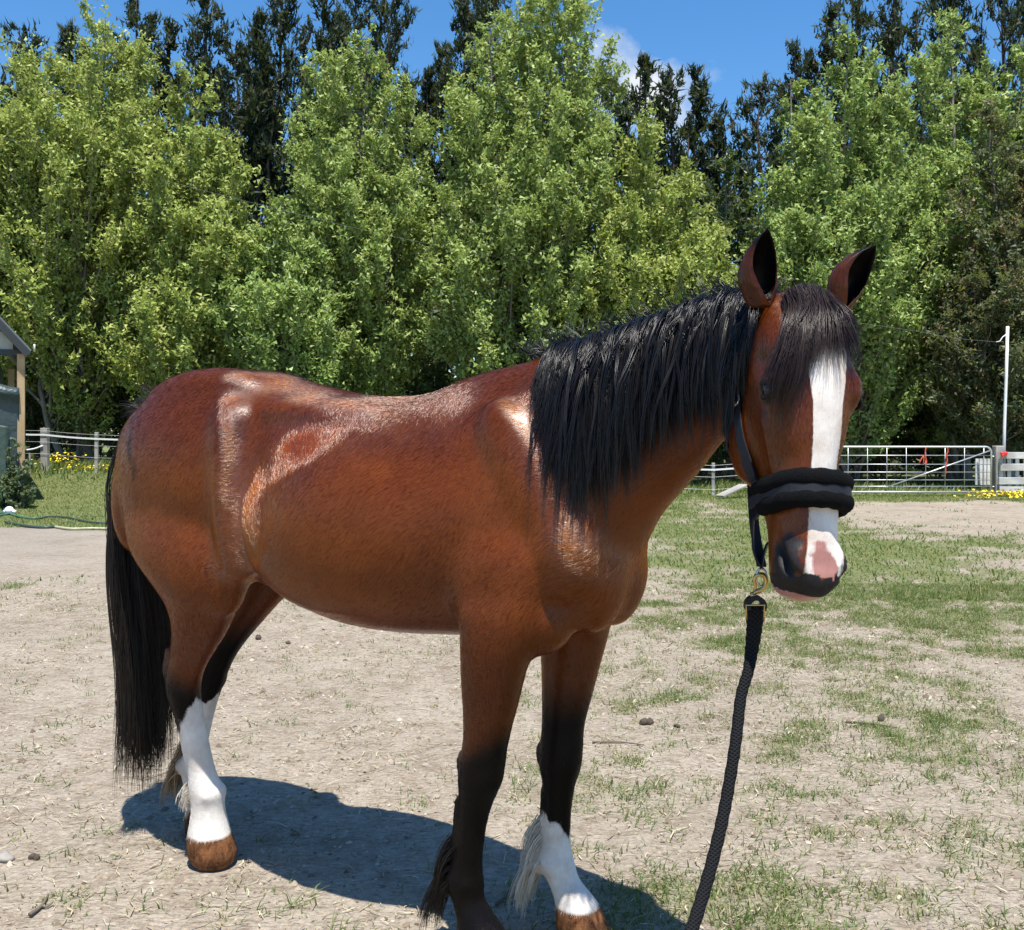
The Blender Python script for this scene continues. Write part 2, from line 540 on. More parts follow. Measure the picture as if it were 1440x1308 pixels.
def build_ground_cover():
    gm = leaf_mat('grass_blade', [(0, (.040, .075, .018)), (.45, (.075, .125, .026)), (.75, (.14, .17, .05)), (.9, (.26, .23, .11)), (1, (.36, .30, .16))], .25)
    # near tufts
    x, y = rejection(11500, -.62, .62, 2.0, 9.5, lambda x, y: green(x, y) ** 1.4 * .8 + .02 + .05 * (x > 0), True)
    k = 11
    tx = np.repeat(x, k) + rng.normal(0, .035, len(x) * k); ty = np.repeat(y, k) + rng.normal(0, .035, len(x) * k)
    sz = np.repeat(rng.lognormal(0, .35, len(x)), k)
    pos = np.stack((tx, ty, gh(tx, ty) - .004), -1)
    n = len(pos)
    dead = np.repeat(rng.random(len(x)), k) * .75 + rng.random(n) * .35
    blades('grass', gm, pos, .028 * sz * rng.uniform(.5, 1.5, n), rng.uniform(.0035, .0065, n), rng.uniform(.3, 1.5, n), rng.uniform(0, 2 * PI, n), 2,
           'sparse green grass tufts growing through the dry paddock soil', 'grass', np.clip(dead, 0, 1))
    # low turf farther off
    x, y = rejection(85000, -.60, .60, 8.5, 24.5, lambda x, y: np.clip(green(x, y) * 1.1, 0, 1), True)
    n = len(x)
    pos = np.stack((x, y, gh(x, y) - .004), -1)
    blades('grass', gm, pos, rng.uniform(.03, .075, n), rng.uniform(.012, .024, n), rng.uniform(.3, 1.4, n), rng.uniform(0, 2 * PI, n), 1,
           'short green turf of the back of the paddock', 'grass', np.clip(rng.normal(.42, .22, n), 0, 1))
    # rank grass along and behind the fence
    def pr(x, y):
        return np.where(y > 24.2, 1.0, .25) * np.where((x > 5.8) & (y < 24.5), .15, 1) * (.3 + .7 * (fbm(x, y, None, 2, 8) > .45)) * (np.abs(x - 7.4) > .75)
    x, y = rejection(26000, -19, 19, 22.8, 29.5, pr)
    n = len(x)
    pos = np.stack((x, y, gh(x, y) - .01), -1)
    hh = rng.uniform(.10, .34, n) * np.where(y > 24.2, 1.0, .5) * np.where(x < 0, 1.25, .8)
    blades('tall_grass', gm, pos, hh, rng.uniform(.02, .04, n), rng.uniform(.2, .9, n), rng.uniform(0, 2 * PI, n), 2,
           'long rank grass along the back fence under the trees', 'grass', np.clip(rng.normal(.45, .25, n), 0, 1))
    # straw and dead stalks on the soil
    st = leaf_mat('straw', [(0, (.16, .115, .07)), (.4, (.36, .29, .18)), (.8, (.52, .44, .29)), (1, (.60, .53, .38))], .08, .7)
    x, y = rejection(24000, -.62, .62, 2.3, 10.5, lambda x, y: .55 + .45 * fbm(x * 2, y * 2, None, 2, 55), True)
    n = len(x); az = rng.uniform(0, PI, n); ln = rng.lognormal(-3.65, .6, n); wd = rng.uniform(.0008, .0022, n)
    d = np.stack((np.cos(az), np.sin(az), rng.normal(0, .10, n)), -1); s = np.stack((-np.sin(az), np.cos(az), np.zeros(n)), -1)
    c = np.stack((x, y, gh(x, y) + .006 + rng.uniform(0, .006, n)), -1)
    bend = s * (rng.normal(0, .12, n) * ln)[:, None]
    v = np.stack((c - d * ln[:, None] / 2 - s * wd[:, None], c - d * ln[:, None] / 2 + s * wd[:, None], c + bend + s * wd[:, None], c + bend - s * wd[:, None],
                  c + d * ln[:, None] / 2 + s * wd[:, None] * .6, c + d * ln[:, None] / 2 - s * wd[:, None] * .6), 1).reshape(-1, 3)
    b = np.arange(n)[:, None, None] * 6
    f = (b + np.array([[0, 1, 2, 3], [3, 2, 4, 5]])[None]).reshape(-1, 4)
    me = fast_mesh('straw', v, f); attr(me, 'var', np.repeat(rng.random(n), 6))
    tag(link('straw', me, st), 'dry straw and dead stalks scattered over the soil', 'straw', kind='stuff')
    # crumbs of soil, small stones
    cl = leaf_mat('soil_crumb', [(0, (.10, .075, .055)), (.4, (.24, .19, .14)), (.8, (.34, .285, .22)), (1, (.42, .37, .30))], 0.0, .95, .1)
    x, y = rejection(16000, -.62, .62, 2.3, 9.5, lambda x, y: .15 + .85 * (fbm(x * 1.7, y * 1.7, None, 3, 66) > .5), True)
    n = len(x); r = np.clip(rng.lognormal(-5.25, .55, n), .002, .018)
    base = np.array([(1, 0, 0), (.3, .95, 0), (-.8, .6, 0), (-.8, -.6, 0), (.3, -.95, 0), (.15, .1, .75)])
    v = base[None] * (1 + rng.normal(0, .22, (n, 6, 3))) * r[:, None, None]
    a = rng.uniform(0, 2 * PI, n); ca, sa = np.cos(a)[:, None], np.sin(a)[:, None]
    v = np.stack((v[..., 0] * ca - v[..., 1] * sa, v[..., 0] * sa + v[..., 1] * ca, v[..., 2]), -1) + np.stack((x, y, gh(x, y)), -1)[:, None]
    f = (np.arange(n)[:, None, None] * 6 + np.array([[0, 1, 5], [1, 2, 5], [2, 3, 5], [3, 4, 5], [4, 0, 5]])[None]).reshape(-1, 3)
    me = fast_mesh('soil_crumbs', v.reshape(-1, 3), f); attr(me, 'var', np.repeat(rng.random(n), 6))
    tag(link('soil_crumbs', me, cl), 'small clods and crumbs of dry soil lying on the ground', 'soil', kind='stuff')

def build_flowers():
    ye = plain('buttercup_yellow', (.80, .62, .02), .5, var=.15)
    def patch(cx, cy, rx, ry, n, h0, h1, label):
        x = cx + rng.normal(0, rx, n); y = cy + rng.normal(0, ry, n)
        z = gh(x, y) + rng.uniform(h0, h1, n)
        r = rng.uniform(.018, .034, n)
        a = rng.uniform(0, 2 * PI, n); ti = rng.uniform(-.7, .7, n)
        v, f = [], []
        ang = np.arange(6) * PI / 3
        ring = np.stack((np.cos(ang)[None] * r[:, None], np.sin(ang)[None] * r[:, None] * np.cos(ti)[:, None], .012 + np.sin(ang)[None] * r[:, None] * np.sin(ti)[:, None] - .3 * r[:, None]), -1)
        cen = np.stack((x, y, z), -1)
        v = np.concatenate(((ring + cen[:, None]), cen[:, None] - np.array((0, 0, .012))), 1).reshape(-1, 3)
        f = (np.arange(n)[:, None, None] * 7 + np.array([[k, (k + 1) % 6, 6] for k in range(6)])[None]).reshape(-1, 3)
        tag(link('wildflowers', fast_mesh('wildflowers', v, f), ye), label, 'flowers', kind='stuff')
    a = P(84, 638, 26.3); patch(a[0], a[1], .26, .3, 130, .15, .45, 'yellow wildflowers in a clump behind the thick fence post')
    a = G(140, 671); patch(a[0], a[1], .5, .5, 150, .04, .16, 'yellow wildflowers scattered at the foot of the thin fence post')
    a = G(1412, 703); patch(a[0], a[1], .55, .30, 260, .05, .20, 'yellow wildflowers massed below the white board fence')

# ------------------------------------------------------------------ trees
def tubes_mesh(paths, radii, n=5):
    """paths (m,k,3), radii (m,k): many tapered limbs in one array"""
    m, k, _ = paths.shape
    tan = unit(np.gradient(paths, axis=1))
    ref = np.where(np.abs(tan[..., 2:3]) > .9, np.array((1.0, 0, 0)), np.array((0, 0, 1.0)))
    s = unit(np.cross(tan, ref)); q = np.cross(tan, s)
    a = np.arange(n) * 2 * PI / n
    v = paths[:, :, None] + radii[:, :, None, None] * (np.cos(a)[None, None, :, None] * s[:, :, None] + np.sin(a)[None, None, :, None] * q[:, :, None])
    base = (np.arange(m)[:, None, None] * k + np.arange(k - 1)[None, :, None]) * n
    j = np.arange(n)[None, None]; j2 = (j + 1) % n
    f = np.stack((base + j, base + j2, base + n + j2, base + n + j), -1).reshape(-1, 4)
    return v.reshape(-1, 3), f

def leaf_cloud(cen, out, size, aspect=.5, droop=.0, up=0.25, face=1.0):
    """rhombic leaves round cen (n,3); returns verts, quads"""
    n = len(cen)
    ax = unit(rng.normal(0, 1, (n, 3)) + out * .55 + np.array((0, 0, up - droop)))
    no = rng.normal(0, .65, (n, 3)) + out * .40 + np.array(SUN) * .95 * face
    no = unit(no - ax * np.sum(no * ax, 1, keepdims=True))
    L = (size * rng.uniform(.65, 1.3, n))[:, None]
    sd = np.cross(ax, no)
    w = L * aspect * rng.uniform(.8, 1.2, (n, 1))
    v = np.stack((cen - ax * L * .45 - sd * w * .5, cen - ax * L * .45 + sd * w * .5, cen + ax * L * .55 + no * L * .1), 1).reshape(-1, 3)
    f = np.arange(n * 3).reshape(n, 3)
    return v, f

def spire_paths(base, top, rad, nb, el=(35, 62), u0=.10, k=5, shape=.62, lean=.6, full=.25):
    """leader and branches of one upright head of a tree"""
    base, top = np.array(base, float), np.array(top, float)
    H = top - base
    def axis(u):
        u = np.asarray(u, float)[..., None]
        return base + np.concatenate((H[:2] * u ** lean, H[2:] * u), -1)
    w = np.linspace(0, 1, 9)
    lead = axis(w)
    lead[1:-1, :2] += rng.normal(0, .10, (7, 2))
    u = u0 + (1 - u0) * (np.arange(nb) + rng.random(nb)) / nb
    u = np.clip(u, 0, .985)
    prof = np.minimum(1, (u / full) ** .7) * (1 - u) ** shape * 1.28
    L = rad * np.maximum(prof, .10) * rng.uniform(.7, 1.25, nb)
    az = rng.uniform(0, 2 * PI, nb)
    e = R(rng.uniform(el[0], el[1], nb)) if False else np.radians(rng.uniform(el[0], el[1], nb))
    d = np.stack((np.cos(az) * np.cos(e), np.sin(az) * np.cos(e), np.sin(e)), -1)
    q = np.linspace(0, 1, k)
    st = axis(u)
    ln = L / np.cos(e)
    br = st[:, None] + d[:, None] * (ln[:, None] * q)[..., None]
    br[..., 2] += (.16 * ln[:, None] * q ** 2)
    br += rng.normal(0, .05, br.shape) * q[None, :, None]
    return lead, br, ln

BARK = None
def make_tree(name, label, base, tops, nleaf, lsize, lmat, bmat, group, nb=60, el=(35, 62), aspect=.5, tw=.42, per=16, stem=.10, u0=.10, shape=.62, tufty=False, full=.25, var=(.5, .2), spread=.16, cat='tree'):
    base = np.array(base, float)
    tv, tf, off = [], [], 0
    brs, lns, leads = [], [], []
    for top, rad in tops:
        b = base + np.array((rng.normal(0, .22), rng.normal(0, .18), -.1))
        ld, br, ln = spire_paths(b, top, rad, max(14, int(nb * rad / 1.6)), el, u0, shape=shape, full=full)
        hgt = top[2] - base[2]
        r = np.interp(np.linspace(0, 1, 9), [0, .05, .5, 1], [stem * 1.35, stem, stem * .55, .012]) * (hgt / 11) ** .7
        v, f = tubes_mesh(ld[None], r[None], 7)
        tv.append(v); tf.append(f + off); off += len(v)
        rb = np.interp(np.linspace(0, 1, br.shape[1]), [0, 1], [1, .2])[None] * (.010 + .010 * ln)[:, None]
        v, f = tubes_mesh(br, rb, 3)
        tv.append(v); tf.append(f + off); off += len(v)
        brs.append(br); lns.append(ln); leads.append(ld)
    root = empty(name, tuple(base), label=label, cat=cat, group=group)
    link('trunk', fast_mesh('trunk', np.concatenate(tv), np.concatenate(tf), True), bmat, root)
    br = np.concatenate(brs); ln = np.concatenate(lns)
    nt = nleaf // per
    pick = rng.choice(len(br), nt, p=ln / ln.sum())
    q = 1 - (1 - .12) * (1 - rng.random(nt) ** .75)
    q = np.clip(.16 + .9 * rng.random(nt) ** .7, 0, 1.02)
    k = br.shape[1]
    idx = np.clip(q, 0, .999) * (k - 1); i0 = idx.astype(int); fr = (idx - i0)[:, None]
    p0 = br[pick, i0] * (1 - fr) + br[pick, np.minimum(i0 + 1, k - 1)] * fr
    tang = unit(br[pick, np.minimum(i0 + 1, k - 1)] - br[pick, i0])
    td = unit(tang * .7 + rng.normal(0, .55, (nt, 3)) + np.array((0, 0, .35)))
    tl = tw * rng.uniform(.5, 1.25, nt) * np.clip(.5 + ln[pick] * .5, .5, 1.2)
    vtw = np.clip(rng.normal(var[0], var[1], nt), 0, 1)
    s = rng.random((nt, per))
    cen = p0[:, None] + td[:, None] * (tl[:, None] * s)[..., None] + rng.normal(0, 1, (nt, per, 3)) * (spread * tl)[:, None, None]
    out = np.repeat(td[:, None], per, 1).reshape(-1, 3)
    cen = cen.reshape(-1, 3)
    v, f = leaf_cloud(cen, out * (2.5 if tufty else 1), np.full(len(cen), lsize), aspect, up=(.9 if tufty else .1))
    me = fast_mesh('crown', v, f)
    cv = np.clip(np.repeat(vtw, per) + rng.normal(0, .16, len(cen)), 0, 1)
    attr(me, 'var', np.repeat(cv, 3))
    link('crown', me, lmat, root)
    return root

def build_trees():
    bark = wood('willow_bark', (.16, .14, .115), (.30, .27, .22), (6, 6, 1.5))
    pbark = wood('pine_bark', (.060, .045, .035), (.11, .085, .065), (5, 5, 1.2))
    lw = leaf_mat('willow_leaf', [(0, (.175, .260, .060)), (.4, (.285, .385, .10)), (.7, (.365, .455, .14)), (1, (.46, .51, .20))], .32, .5, .25, (.25, .30, .13))
    ly = leaf_mat('yellow_green_leaf', [(0, (.195, .265, .056)), (.4, (.315, .395, .09)), (.7, (.40, .46, .12)), (1, (.48, .50, .18))], .32, .5, .25, (.27, .30, .12))
    lg = leaf_mat('fresh_green_leaf', [(0, (.160, .255, .060)), (.4, (.27, .385, .10)), (.7, (.36, .45, .14)), (1, (.45, .51, .20))], .32, .5, .25, (.23, .30, .14))
    lgrey = leaf_mat('grey_brown_leaf', [(0, (.055, .075, .035)), (.5, (.090, .110, .050)), (.8, (.125, .125, .06)), (.92, (.17, .105, .06)), (1, (.20, .11, .07))], .25, .5, .3)
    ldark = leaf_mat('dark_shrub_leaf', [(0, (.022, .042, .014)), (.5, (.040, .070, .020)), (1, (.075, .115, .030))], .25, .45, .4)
    lp = leaf_mat('pine_needle', [(0, (.010, .020, .010)), (.5, (.020, .036, .016)), (.85, (.036, .055, .024)), (1, (.07, .06, .03))], .10, .6, .25)
    def gz(px, d): x = (px - 720) / 1440 * d; return (x, d, float(gh(x, d)))
    def tp(lst, d): return [(P(a, b, d + dd), r / 1440 * d) for a, b, r, dd in lst]
    grp = 'light green trees along the back of the paddock'
    T = [  # label, base px, distance, tops (px, py, radius px, extra distance), leaves, material
        ('tall broad yellow-green tree at the left edge with several pointed tops', 110, 29, [(146, 42, 118, 0), (72, 98, 105, .8), (203, 78, 95, .6), (15, 186, 110, -.5), (120, 190, 105, -1.5)], 52000, ly, lw),
        ('yellow-green tree with a short spire right of the broad tree on the left', 262, 28, [(272, 112, 78, 0), (312, 205, 70, .5), (225, 215, 80, -.6), (290, 300, 85, -1.2)], 34000, ly, lw),
        ('low loose bush-like tree in the gap below the dark pines', 395, 27.2, [(398, 285, 62, 0), (360, 330, 55, .3), (440, 330, 60, .2), (400, 420, 75, -.8)], 19000, lg, lw),
        ('slim light green tree with a pointed top left of the centre', 495, 29, [(515, 50, 84, 0), (452, 88, 72, .4), (583, 128, 70, .6), (480, 200, 88, -1.0), (560, 260, 80, -1.2)], 42000, lw, lw),
        ('tallest light green tree in the centre reaching the top of the picture', 745, 28.5, [(742, 10, 105, 0), (803, -25, 100, .5), (688, 45, 92, -.3), (848, 92, 90, .4), (638, 120, 84, .6), (700, 215, 100, -1.4), (800, 230, 100, -1.3)], 66000, lw, ly),
        ('yellow-green tree stepping down on the right of the tallest tree', 925, 28, [(905, 182, 82, 0), (962, 248, 72, .2), (992, 318, 56, .3), (880, 300, 85, -1.0), (950, 380, 80, -1.1)], 34000, ly, lg),
        ('bright green pointed tree directly behind the ears of the horse', 1190, 28.5, [(1195, 52, 88, 0), (1112, 112, 62, .4), (1150, 170, 80, -.3), (1085, 250, 58, -.3), (1255, 140, 86, .3), (1130, 320, 90, -1.3), (1230, 300, 95, -1.2)], 58000, lg, lw),
        ('bright green tall tree at the right behind the grey-brown one', 1345, 30, [(1338, 24, 80, 0), (1296, 92, 74, -.6), (1388, 90, 70, .3), (1434, 62, 80, .2), (1310, 220, 86, -1.5), (1400, 230, 80, -.5)], 46000, lg, lw)]
    for label, bpx, d, tops, n, m, m2 in T:
        make_tree('leafy_tree', label, gz(bpx, d), tp(tops, d), int(n * 2.65), .125, m, bark, grp, nb=58, var=(.48, .22), u0=.04, full=.15, aspect=.6)
    make_tree('leafy_tree', 'light green tree cut off by the left edge of the picture', gz(-75, 29), tp([(-70, 120, 110, 0), (-20, 230, 95, -.8), (-130, 180, 100, 0)], 29), 56000, .15, lw, bark, grp, aspect=.6)
    make_tree('leafy_tree', 'light green tree cut off by the right edge of the picture', gz(1520, 29.5), tp([(1505, 60, 95, 0), (1560, 120, 95, -.8), (1470, 190, 80, .5)], 29.5), 56000, .15, lg, bark, grp, aspect=.6)
    make_tree('grey_tree', 'grey-green tree with brown seed heads at the right edge', gz(1405, 27), tp([(1395, 142, 72, 0), (1448, 178, 70, .3), (1352, 262, 56, .2), (1420, 300, 80, -.8), (1370, 400, 70, -.9)], 27), 70000, .12, lgrey, bark, None, nb=70, el=(20, 50), var=(.45, .27))
    make_tree('dark_tree', 'dull dark green rounded tree below the pines left of the ears', gz(1020, 33), tp([(1020, 225, 62, 0), (985, 260, 45, .4), (1060, 270, 48, .2)], 33), 19000, .15, ldark, bark, None, el=(15, 45), shape=.45, full=.18)
    # dark pines behind
    PN = [(28, 38, 40, 0), (52, 95, 30, 1), (100, 44, 32, 2), (118, 62, 26, -1), (192, 2, 46, 0), (240, 38, 34, 1), (290, -12, 48, -1), (332, 68, 40, 1.5), (362, 30, 36, 0), (396, -30, 58, 1), (455, -16, 46, 0), (500, -30, 44, 2), (541, -22, 50, 0),
          (600, 100, 30, 1), (622, 70, 34, 3), (655, 10, 38, 0), (692, -40, 60, 1), (775, -10, 52, 3), (866, 122, 30, 0), (901, 88, 36, 1), (944, 102, 36, -1), (978, 122, 32, 1), (1010, 155, 36, 0), (1070, 120, 46, 0), (1118, 66, 40, 1), (1162, 22, 44, 0), (1200, 0, 40, 2),
          (1256, -30, 62, 0), (1345, -35, 52, 1), (1412, -40, 72, 0), (-60, 20, 50, 0), (1500, -30, 60, 1)]
    for i, (a, b, r, dd) in enumerate(PN):
        d = 44 + dd
        near = PN[i - 1][0] if i else -99
        side = 'far left of the picture' if a < 130 else 'left of the tall spire of the centre' if a < 640 else 'centre' if a < 860 else 'gap of sky right of the centre' if a < 1060 else 'right above the ears'
        tops = [(P(a, b, d), r / 1440 * d * .86)]
        if r > 33:
            for s_ in (-1, 1):
                tops.append((P(a + s_ * r * rng.uniform(.40, .72), b + rng.uniform(45, 130), d + rng.uniform(-.5, .5)), r / 1440 * d * .42))
        make_tree('pine_tree', PINE_LABELS[i], gz(a, d), tops, int(6800 + 95 * r), .34, lp, pbark, 'dark pines of the shelter belt', nb=85, el=(40, 66), aspect=.26, tw=.70, per=20,
                  stem=.16, u0=.28, shape=.42, tufty=True, full=.34, var=(.42, .22), spread=.13, cat='pine tree')
    # shrubs in the shade under the trees
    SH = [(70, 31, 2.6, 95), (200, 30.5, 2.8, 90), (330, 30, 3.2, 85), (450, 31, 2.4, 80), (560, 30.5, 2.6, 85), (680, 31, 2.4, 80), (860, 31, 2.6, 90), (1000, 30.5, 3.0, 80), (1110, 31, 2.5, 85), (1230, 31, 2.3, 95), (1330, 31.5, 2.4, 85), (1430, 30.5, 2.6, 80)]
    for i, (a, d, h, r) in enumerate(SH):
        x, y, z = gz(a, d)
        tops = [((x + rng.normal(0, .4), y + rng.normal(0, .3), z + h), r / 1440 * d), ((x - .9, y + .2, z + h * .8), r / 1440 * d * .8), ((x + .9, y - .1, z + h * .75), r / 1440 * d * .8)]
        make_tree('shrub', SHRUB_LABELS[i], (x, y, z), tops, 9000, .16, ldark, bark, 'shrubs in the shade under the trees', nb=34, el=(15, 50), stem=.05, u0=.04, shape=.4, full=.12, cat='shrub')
    # the mass of the wood farther back
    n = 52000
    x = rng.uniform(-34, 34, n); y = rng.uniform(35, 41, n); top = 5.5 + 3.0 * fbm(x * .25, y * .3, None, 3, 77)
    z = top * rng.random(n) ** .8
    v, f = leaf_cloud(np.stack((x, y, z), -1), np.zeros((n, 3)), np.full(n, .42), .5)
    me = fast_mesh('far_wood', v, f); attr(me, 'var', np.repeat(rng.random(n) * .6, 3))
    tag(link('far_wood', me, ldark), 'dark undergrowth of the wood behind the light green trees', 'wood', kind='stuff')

PINE_LABELS = [
    'slim dark pine at the far left, the taller of two', 'short forked dark pine just right of the far left pine', 'narrow dark pine tip behind the broad yellow-green tree, left one', 'small dark pine tip behind the broad yellow-green tree, right one',
    'tall dark pine rising right behind the broad yellow-green tree', 'shorter dark pine right of the one behind the broad tree', 'dark pine reaching the top edge above the short yellow-green spire', 'lower dark pine filling the gap above the low bush-like tree',
    'narrow dark pine on the left flank of the broadest left-hand pine', 'broadest and tallest dark pine over the gap left of the centre', 'dark pine behind the left top of the slim light green tree', 'dark pine straight behind the point of the slim light green tree',
    'dark pine with a bent right side right of the slim green tree', 'small lone dark pine tip in the sky left of the tallest tree', 'small dark pine on the left shoulder of the tallest tree', 'stepped dark pine left of the tallest green tree',
    'broad dark pine cut by the top edge left of the tallest tree', 'dark pine mostly hidden behind the tallest green tree', 'small dark pine tip at the cloud on the right of the tallest tree', 'sharp dark pine in front of the little white cloud',
    'dark pine second right of the cloud', 'dark pine third right of the cloud, thinner', 'lowest dark pine in the dip of the tree line', 'dense dark pine right of the dip in the tree line',
    'dark pine on the left slope of the bright green tree behind the ears', 'stepped dark pine left behind the bright green tree top', 'dark pine straight behind the bright green tree top', 'large dark pine between the two bright green tops on the right',
    'dark pine behind the bright green tree on the right', 'broad dark pine in the upper right corner', 'dark pine outside the left edge of the picture', 'dark pine outside the right edge of the picture']
SHRUB_LABELS = [
    'dark shrub behind the thick fence post near the shelter', 'dark shrub above the tail of the horse', 'tall dark shrub below the pines left of the centre', 'dark shrub behind the croup of the horse',
    'dark shrub behind the loin of the horse', 'dark shrub behind the back of the horse', 'dark shrub hidden behind the mane', 'dark shrub behind the throat of the horse', 'dark shrub behind the head of the horse',
    'dark shrub behind the left end of the gate', 'dark shrub behind the right end of the gate', 'dark shrub behind the white pole']

# ------------------------------------------------------------------ fences, gate, shelter
def build_fences():
    galv = plain('galvanised', (.60, .61, .62), .42, .75, .12)
    wire = plain('fence_wire', (.50, .50, .50), .5, .6, .1)
    tape = plain('white_tape', (.75, .75, .73), .6, var=.08)
    grey = wood('weathered_post', (.27, .25, .225), (.48, .46, .42), (8, 8, 2))
    white = wood('flaking_white_board', (.42, .41, .38), (.78, .77, .73), (3, 9, 12))
    # wire fence along the back
    A = gzv(37, 25); 
    fence = empty('wire_fence', tuple(A), label='wire and white tape fence on grey posts along the back of the paddock', cat='fence')
    posts = [(63, 25.0, 602, .17), (136, 25.0, 608, .085), (250, 25, 610, .10), (360, 25, 613, .10), (470, 24.8, 618, .10), (580, 24.6, 624, .10), (690, 24.4, 632, .10), (800, 24.2, 640, .10), (905, 24.0, 646, .10), (1003, 23.8, 651, .075), (1128, 23.6, 640, .14)]
    tops = []
    for px, d, py, w in posts:
        t_ = P(px, py, d); b = float(gh(t_[0], d)) - .25
        m = MB().beam((t_[0] + rng.normal(0, .01), d, b), (t_[0], d, t_[2]), w, w * .9)
        m.build('post', grey, fence, bevel=.008)
        tops.append((t_[0], d, t_[2], w))
    for off, r, mt, nm in ((-.16, .019, tape, 'tape'), (-.06, .004, wire, 'wire'), (-.33, .004, wire, 'wire'), (-.62, .004, wire, 'wire')):
        pts = [np.array((t[0], t[1] - t[3] * .5 - .012, t[2] + off)) for t in tops]
        pts.insert(0, pts[0] + np.array((-.62, 0, .02)))
        k = []
        for a, b in zip(pts[:-1], pts[1:]):
            for q in (0, .25, .5, .75): k.append(a * (1 - q) + b * q - np.array((0, 0, .05 * q * (1 - q))))
        k.append(pts[-1])
        if nm == 'tape': MB().strap(k, np.broadcast_to((0, 0, 1.0), (len(k), 3)), .04, .003).build('tape', mt, fence)
        else: MB().tube(k, r, 5).build('wire', mt, fence, True)
    a, b = P(37, 633, 24.9), P(60, 627, 24.9)
    MB().tube(catmull([a, (a + b) / 2 + np.array((0, 0, -.02)), b], 8), .02, 6).build('tape_end', tape, fence, True)
    st = P(43, 640, 24.7); sb = G(44, 668)
    MB().beam((st[0], 24.7, float(gh(st[0], 24.7)) - .1), (st[0] - .02, 24.7, st[2] + .05), .035, .035).build('stake', grey, fence)
    # grey plank lying against the bank
    a, b = P(1012, 698, 22.6), P(1046, 682, 23.0)
    pl = MB().beam(a, b, .26, .04).build('plank', grey, None, bevel=.005)
    tag(pl, 'weathered grey plank propped on the ground below the throat of the horse', 'plank')

    # field gate
    D = 23.5
    xr, xl = (1394 - 720) / 1440 * D, (1394 - 720) / 1440 * D - 4.2
    zt, zb = CAM_H - (628.5 - 610) / 1440 * D, CAM_H - (692 - 610) / 1440 * D
    gate = empty('field_gate', ((xl + xr) / 2, D, float(gh((xl + xr) / 2, D))), label='galvanised tube field gate with wire mesh and a diagonal brace', cat='gate')
    c = .13
    th = np.linspace(0, PI / 2, 7)
    corner_r = [(xr - c + c * math.sin(a), zt - c + c * math.cos(a)) for a in th]
    corner_l = [(xl + c - c * math.cos(a), zt - c + c * math.sin(a)) for a in th]
    loop = [(xl, zb)] + corner_l + corner_r + [(xr, zb)]
    MB().tube([(x, D, z) for x, z in loop], .024, 8).build('frame', galv, gate, True)
    MB().tube([(xl, D, zb), (xr, D, zb)], .024, 8).build('frame', galv, gate, True)
    for py in (640.5, 653, 664, 675, 684):
        z = CAM_H - (py - 610) / 1440 * D
        MB().tube([(xl + .02, D, z), (xr - .02, D, z)], .0095, 6).build('rail', galv, gate, True)
    nvert = 9
    for i in range(nvert):
        x = xl + .02 + (xr - xl - .04) * (i + 1) / (nvert + .35)
        MB().tube([(x, D - .012, zb), (x, D - .012, zt)], .0075, 6).build('upright', galv, gate, True)
    a, b = P(1245, 686, D - .03), P(1392, 634, D - .03)
    MB().tube([a, b], .015, 8).build('brace', galv, gate, True)
    MB().tube([(xr + .01, D, zt - .22), (xr + .12, D, zt - .22)], .016, 6).build('hinge', galv, gate, True)
    MB().tube([(xr + .01, D, zb + .12), (xr + .12, D, zb + .12)], .016, 6).build('hinge', galv, gate, True)
    red = plain('orange_twine', (.62, .10, .05), .7, var=.25, scale=60)
    def twine(pts, label):
        o = MB().tube(catmull(pts, 24), .014, 6).build('twine', red, None, True)
        tag(o, label, 'twine', 'orange twine tied to the gate')
    q = lambda px, py: P(px, py, D - .055)
    twine([q(1302, 629), q(1301, 640), q(1303, 650), q(1299, 652), q(1299, 642), q(1296, 645), q(1293, 651)], 'orange baling twine in a tangled loop on the top rail of the gate')
    twine([q(1332, 629), q(1333, 635), q(1331, 640), q(1332, 648), q(1330, 655), q(1330, 667)], 'orange baling twine hanging straight down from the gate rail')
    # gate post and white board fence right of it
    gp = MB().beam((xr + .17, D + .02, -.4), (xr + .17, D + .02, CAM_H - (627 - 610) / 1440 * D), .2, .2).build('gate_post', grey, None, bevel=.012)
    tag(gp, 'thick weathered gate post at the right end of the gate', 'post')
    bf = empty('board_fence', (xr + 1.6, D, 0), label='flaking white board fence at the right edge beside the gate', cat='fence')
    x0, x1 = xr + .10, xr + 3.2
    for py, h in ((641, .15), (657, .16), (676, .16), (688, .12)):
        z = CAM_H - (py - 610) / 1440 * (D - .14)
        for a_, b_ in ((x0 + rng.uniform(0, .05), x0 + 1.55), (x0 + 1.57, x1)):
            MB().box(((a_ + b_) / 2, D - .14 + rng.normal(0, .006), z + rng.normal(0, .008)), (b_ - a_, .035, h), ry=rng.normal(0, .006)).build('board', white, bf, bevel=.006)
    for i in range(16):
        x = x0 + .08 + i * .185
        zt2 = CAM_H - (643 - 610) / 1440 * D + rng.normal(0, .03)
        MB().box((x, D - .09, (zt2 + .10) / 2), (.085, .028, zt2 - .10)).build('picket', white, bf, bevel=.004)
    for x in (x0 + 1.56, x1 - .1):
        MB().beam((x, D + .02, -.4), (x, D + .02, 1.0), .15, .15).build('post', grey, bf, bevel=.01)
    rd = plain('red_plastic', (.70, .03, .03), .4)
    ins = MB()
    pp = P(1412, 638, D - .18)
    ins.box(pp, (.15, .07, .07)).box(pp + np.array((-.045, -.03, -.045)), (.05, .04, .06)).box(pp + np.array((.03, 0, .04)), (.06, .05, .03))
    tag(ins.build('insulator', rd, None, bevel=.012), 'red plastic insulator handle on the white board fence', 'insulator')
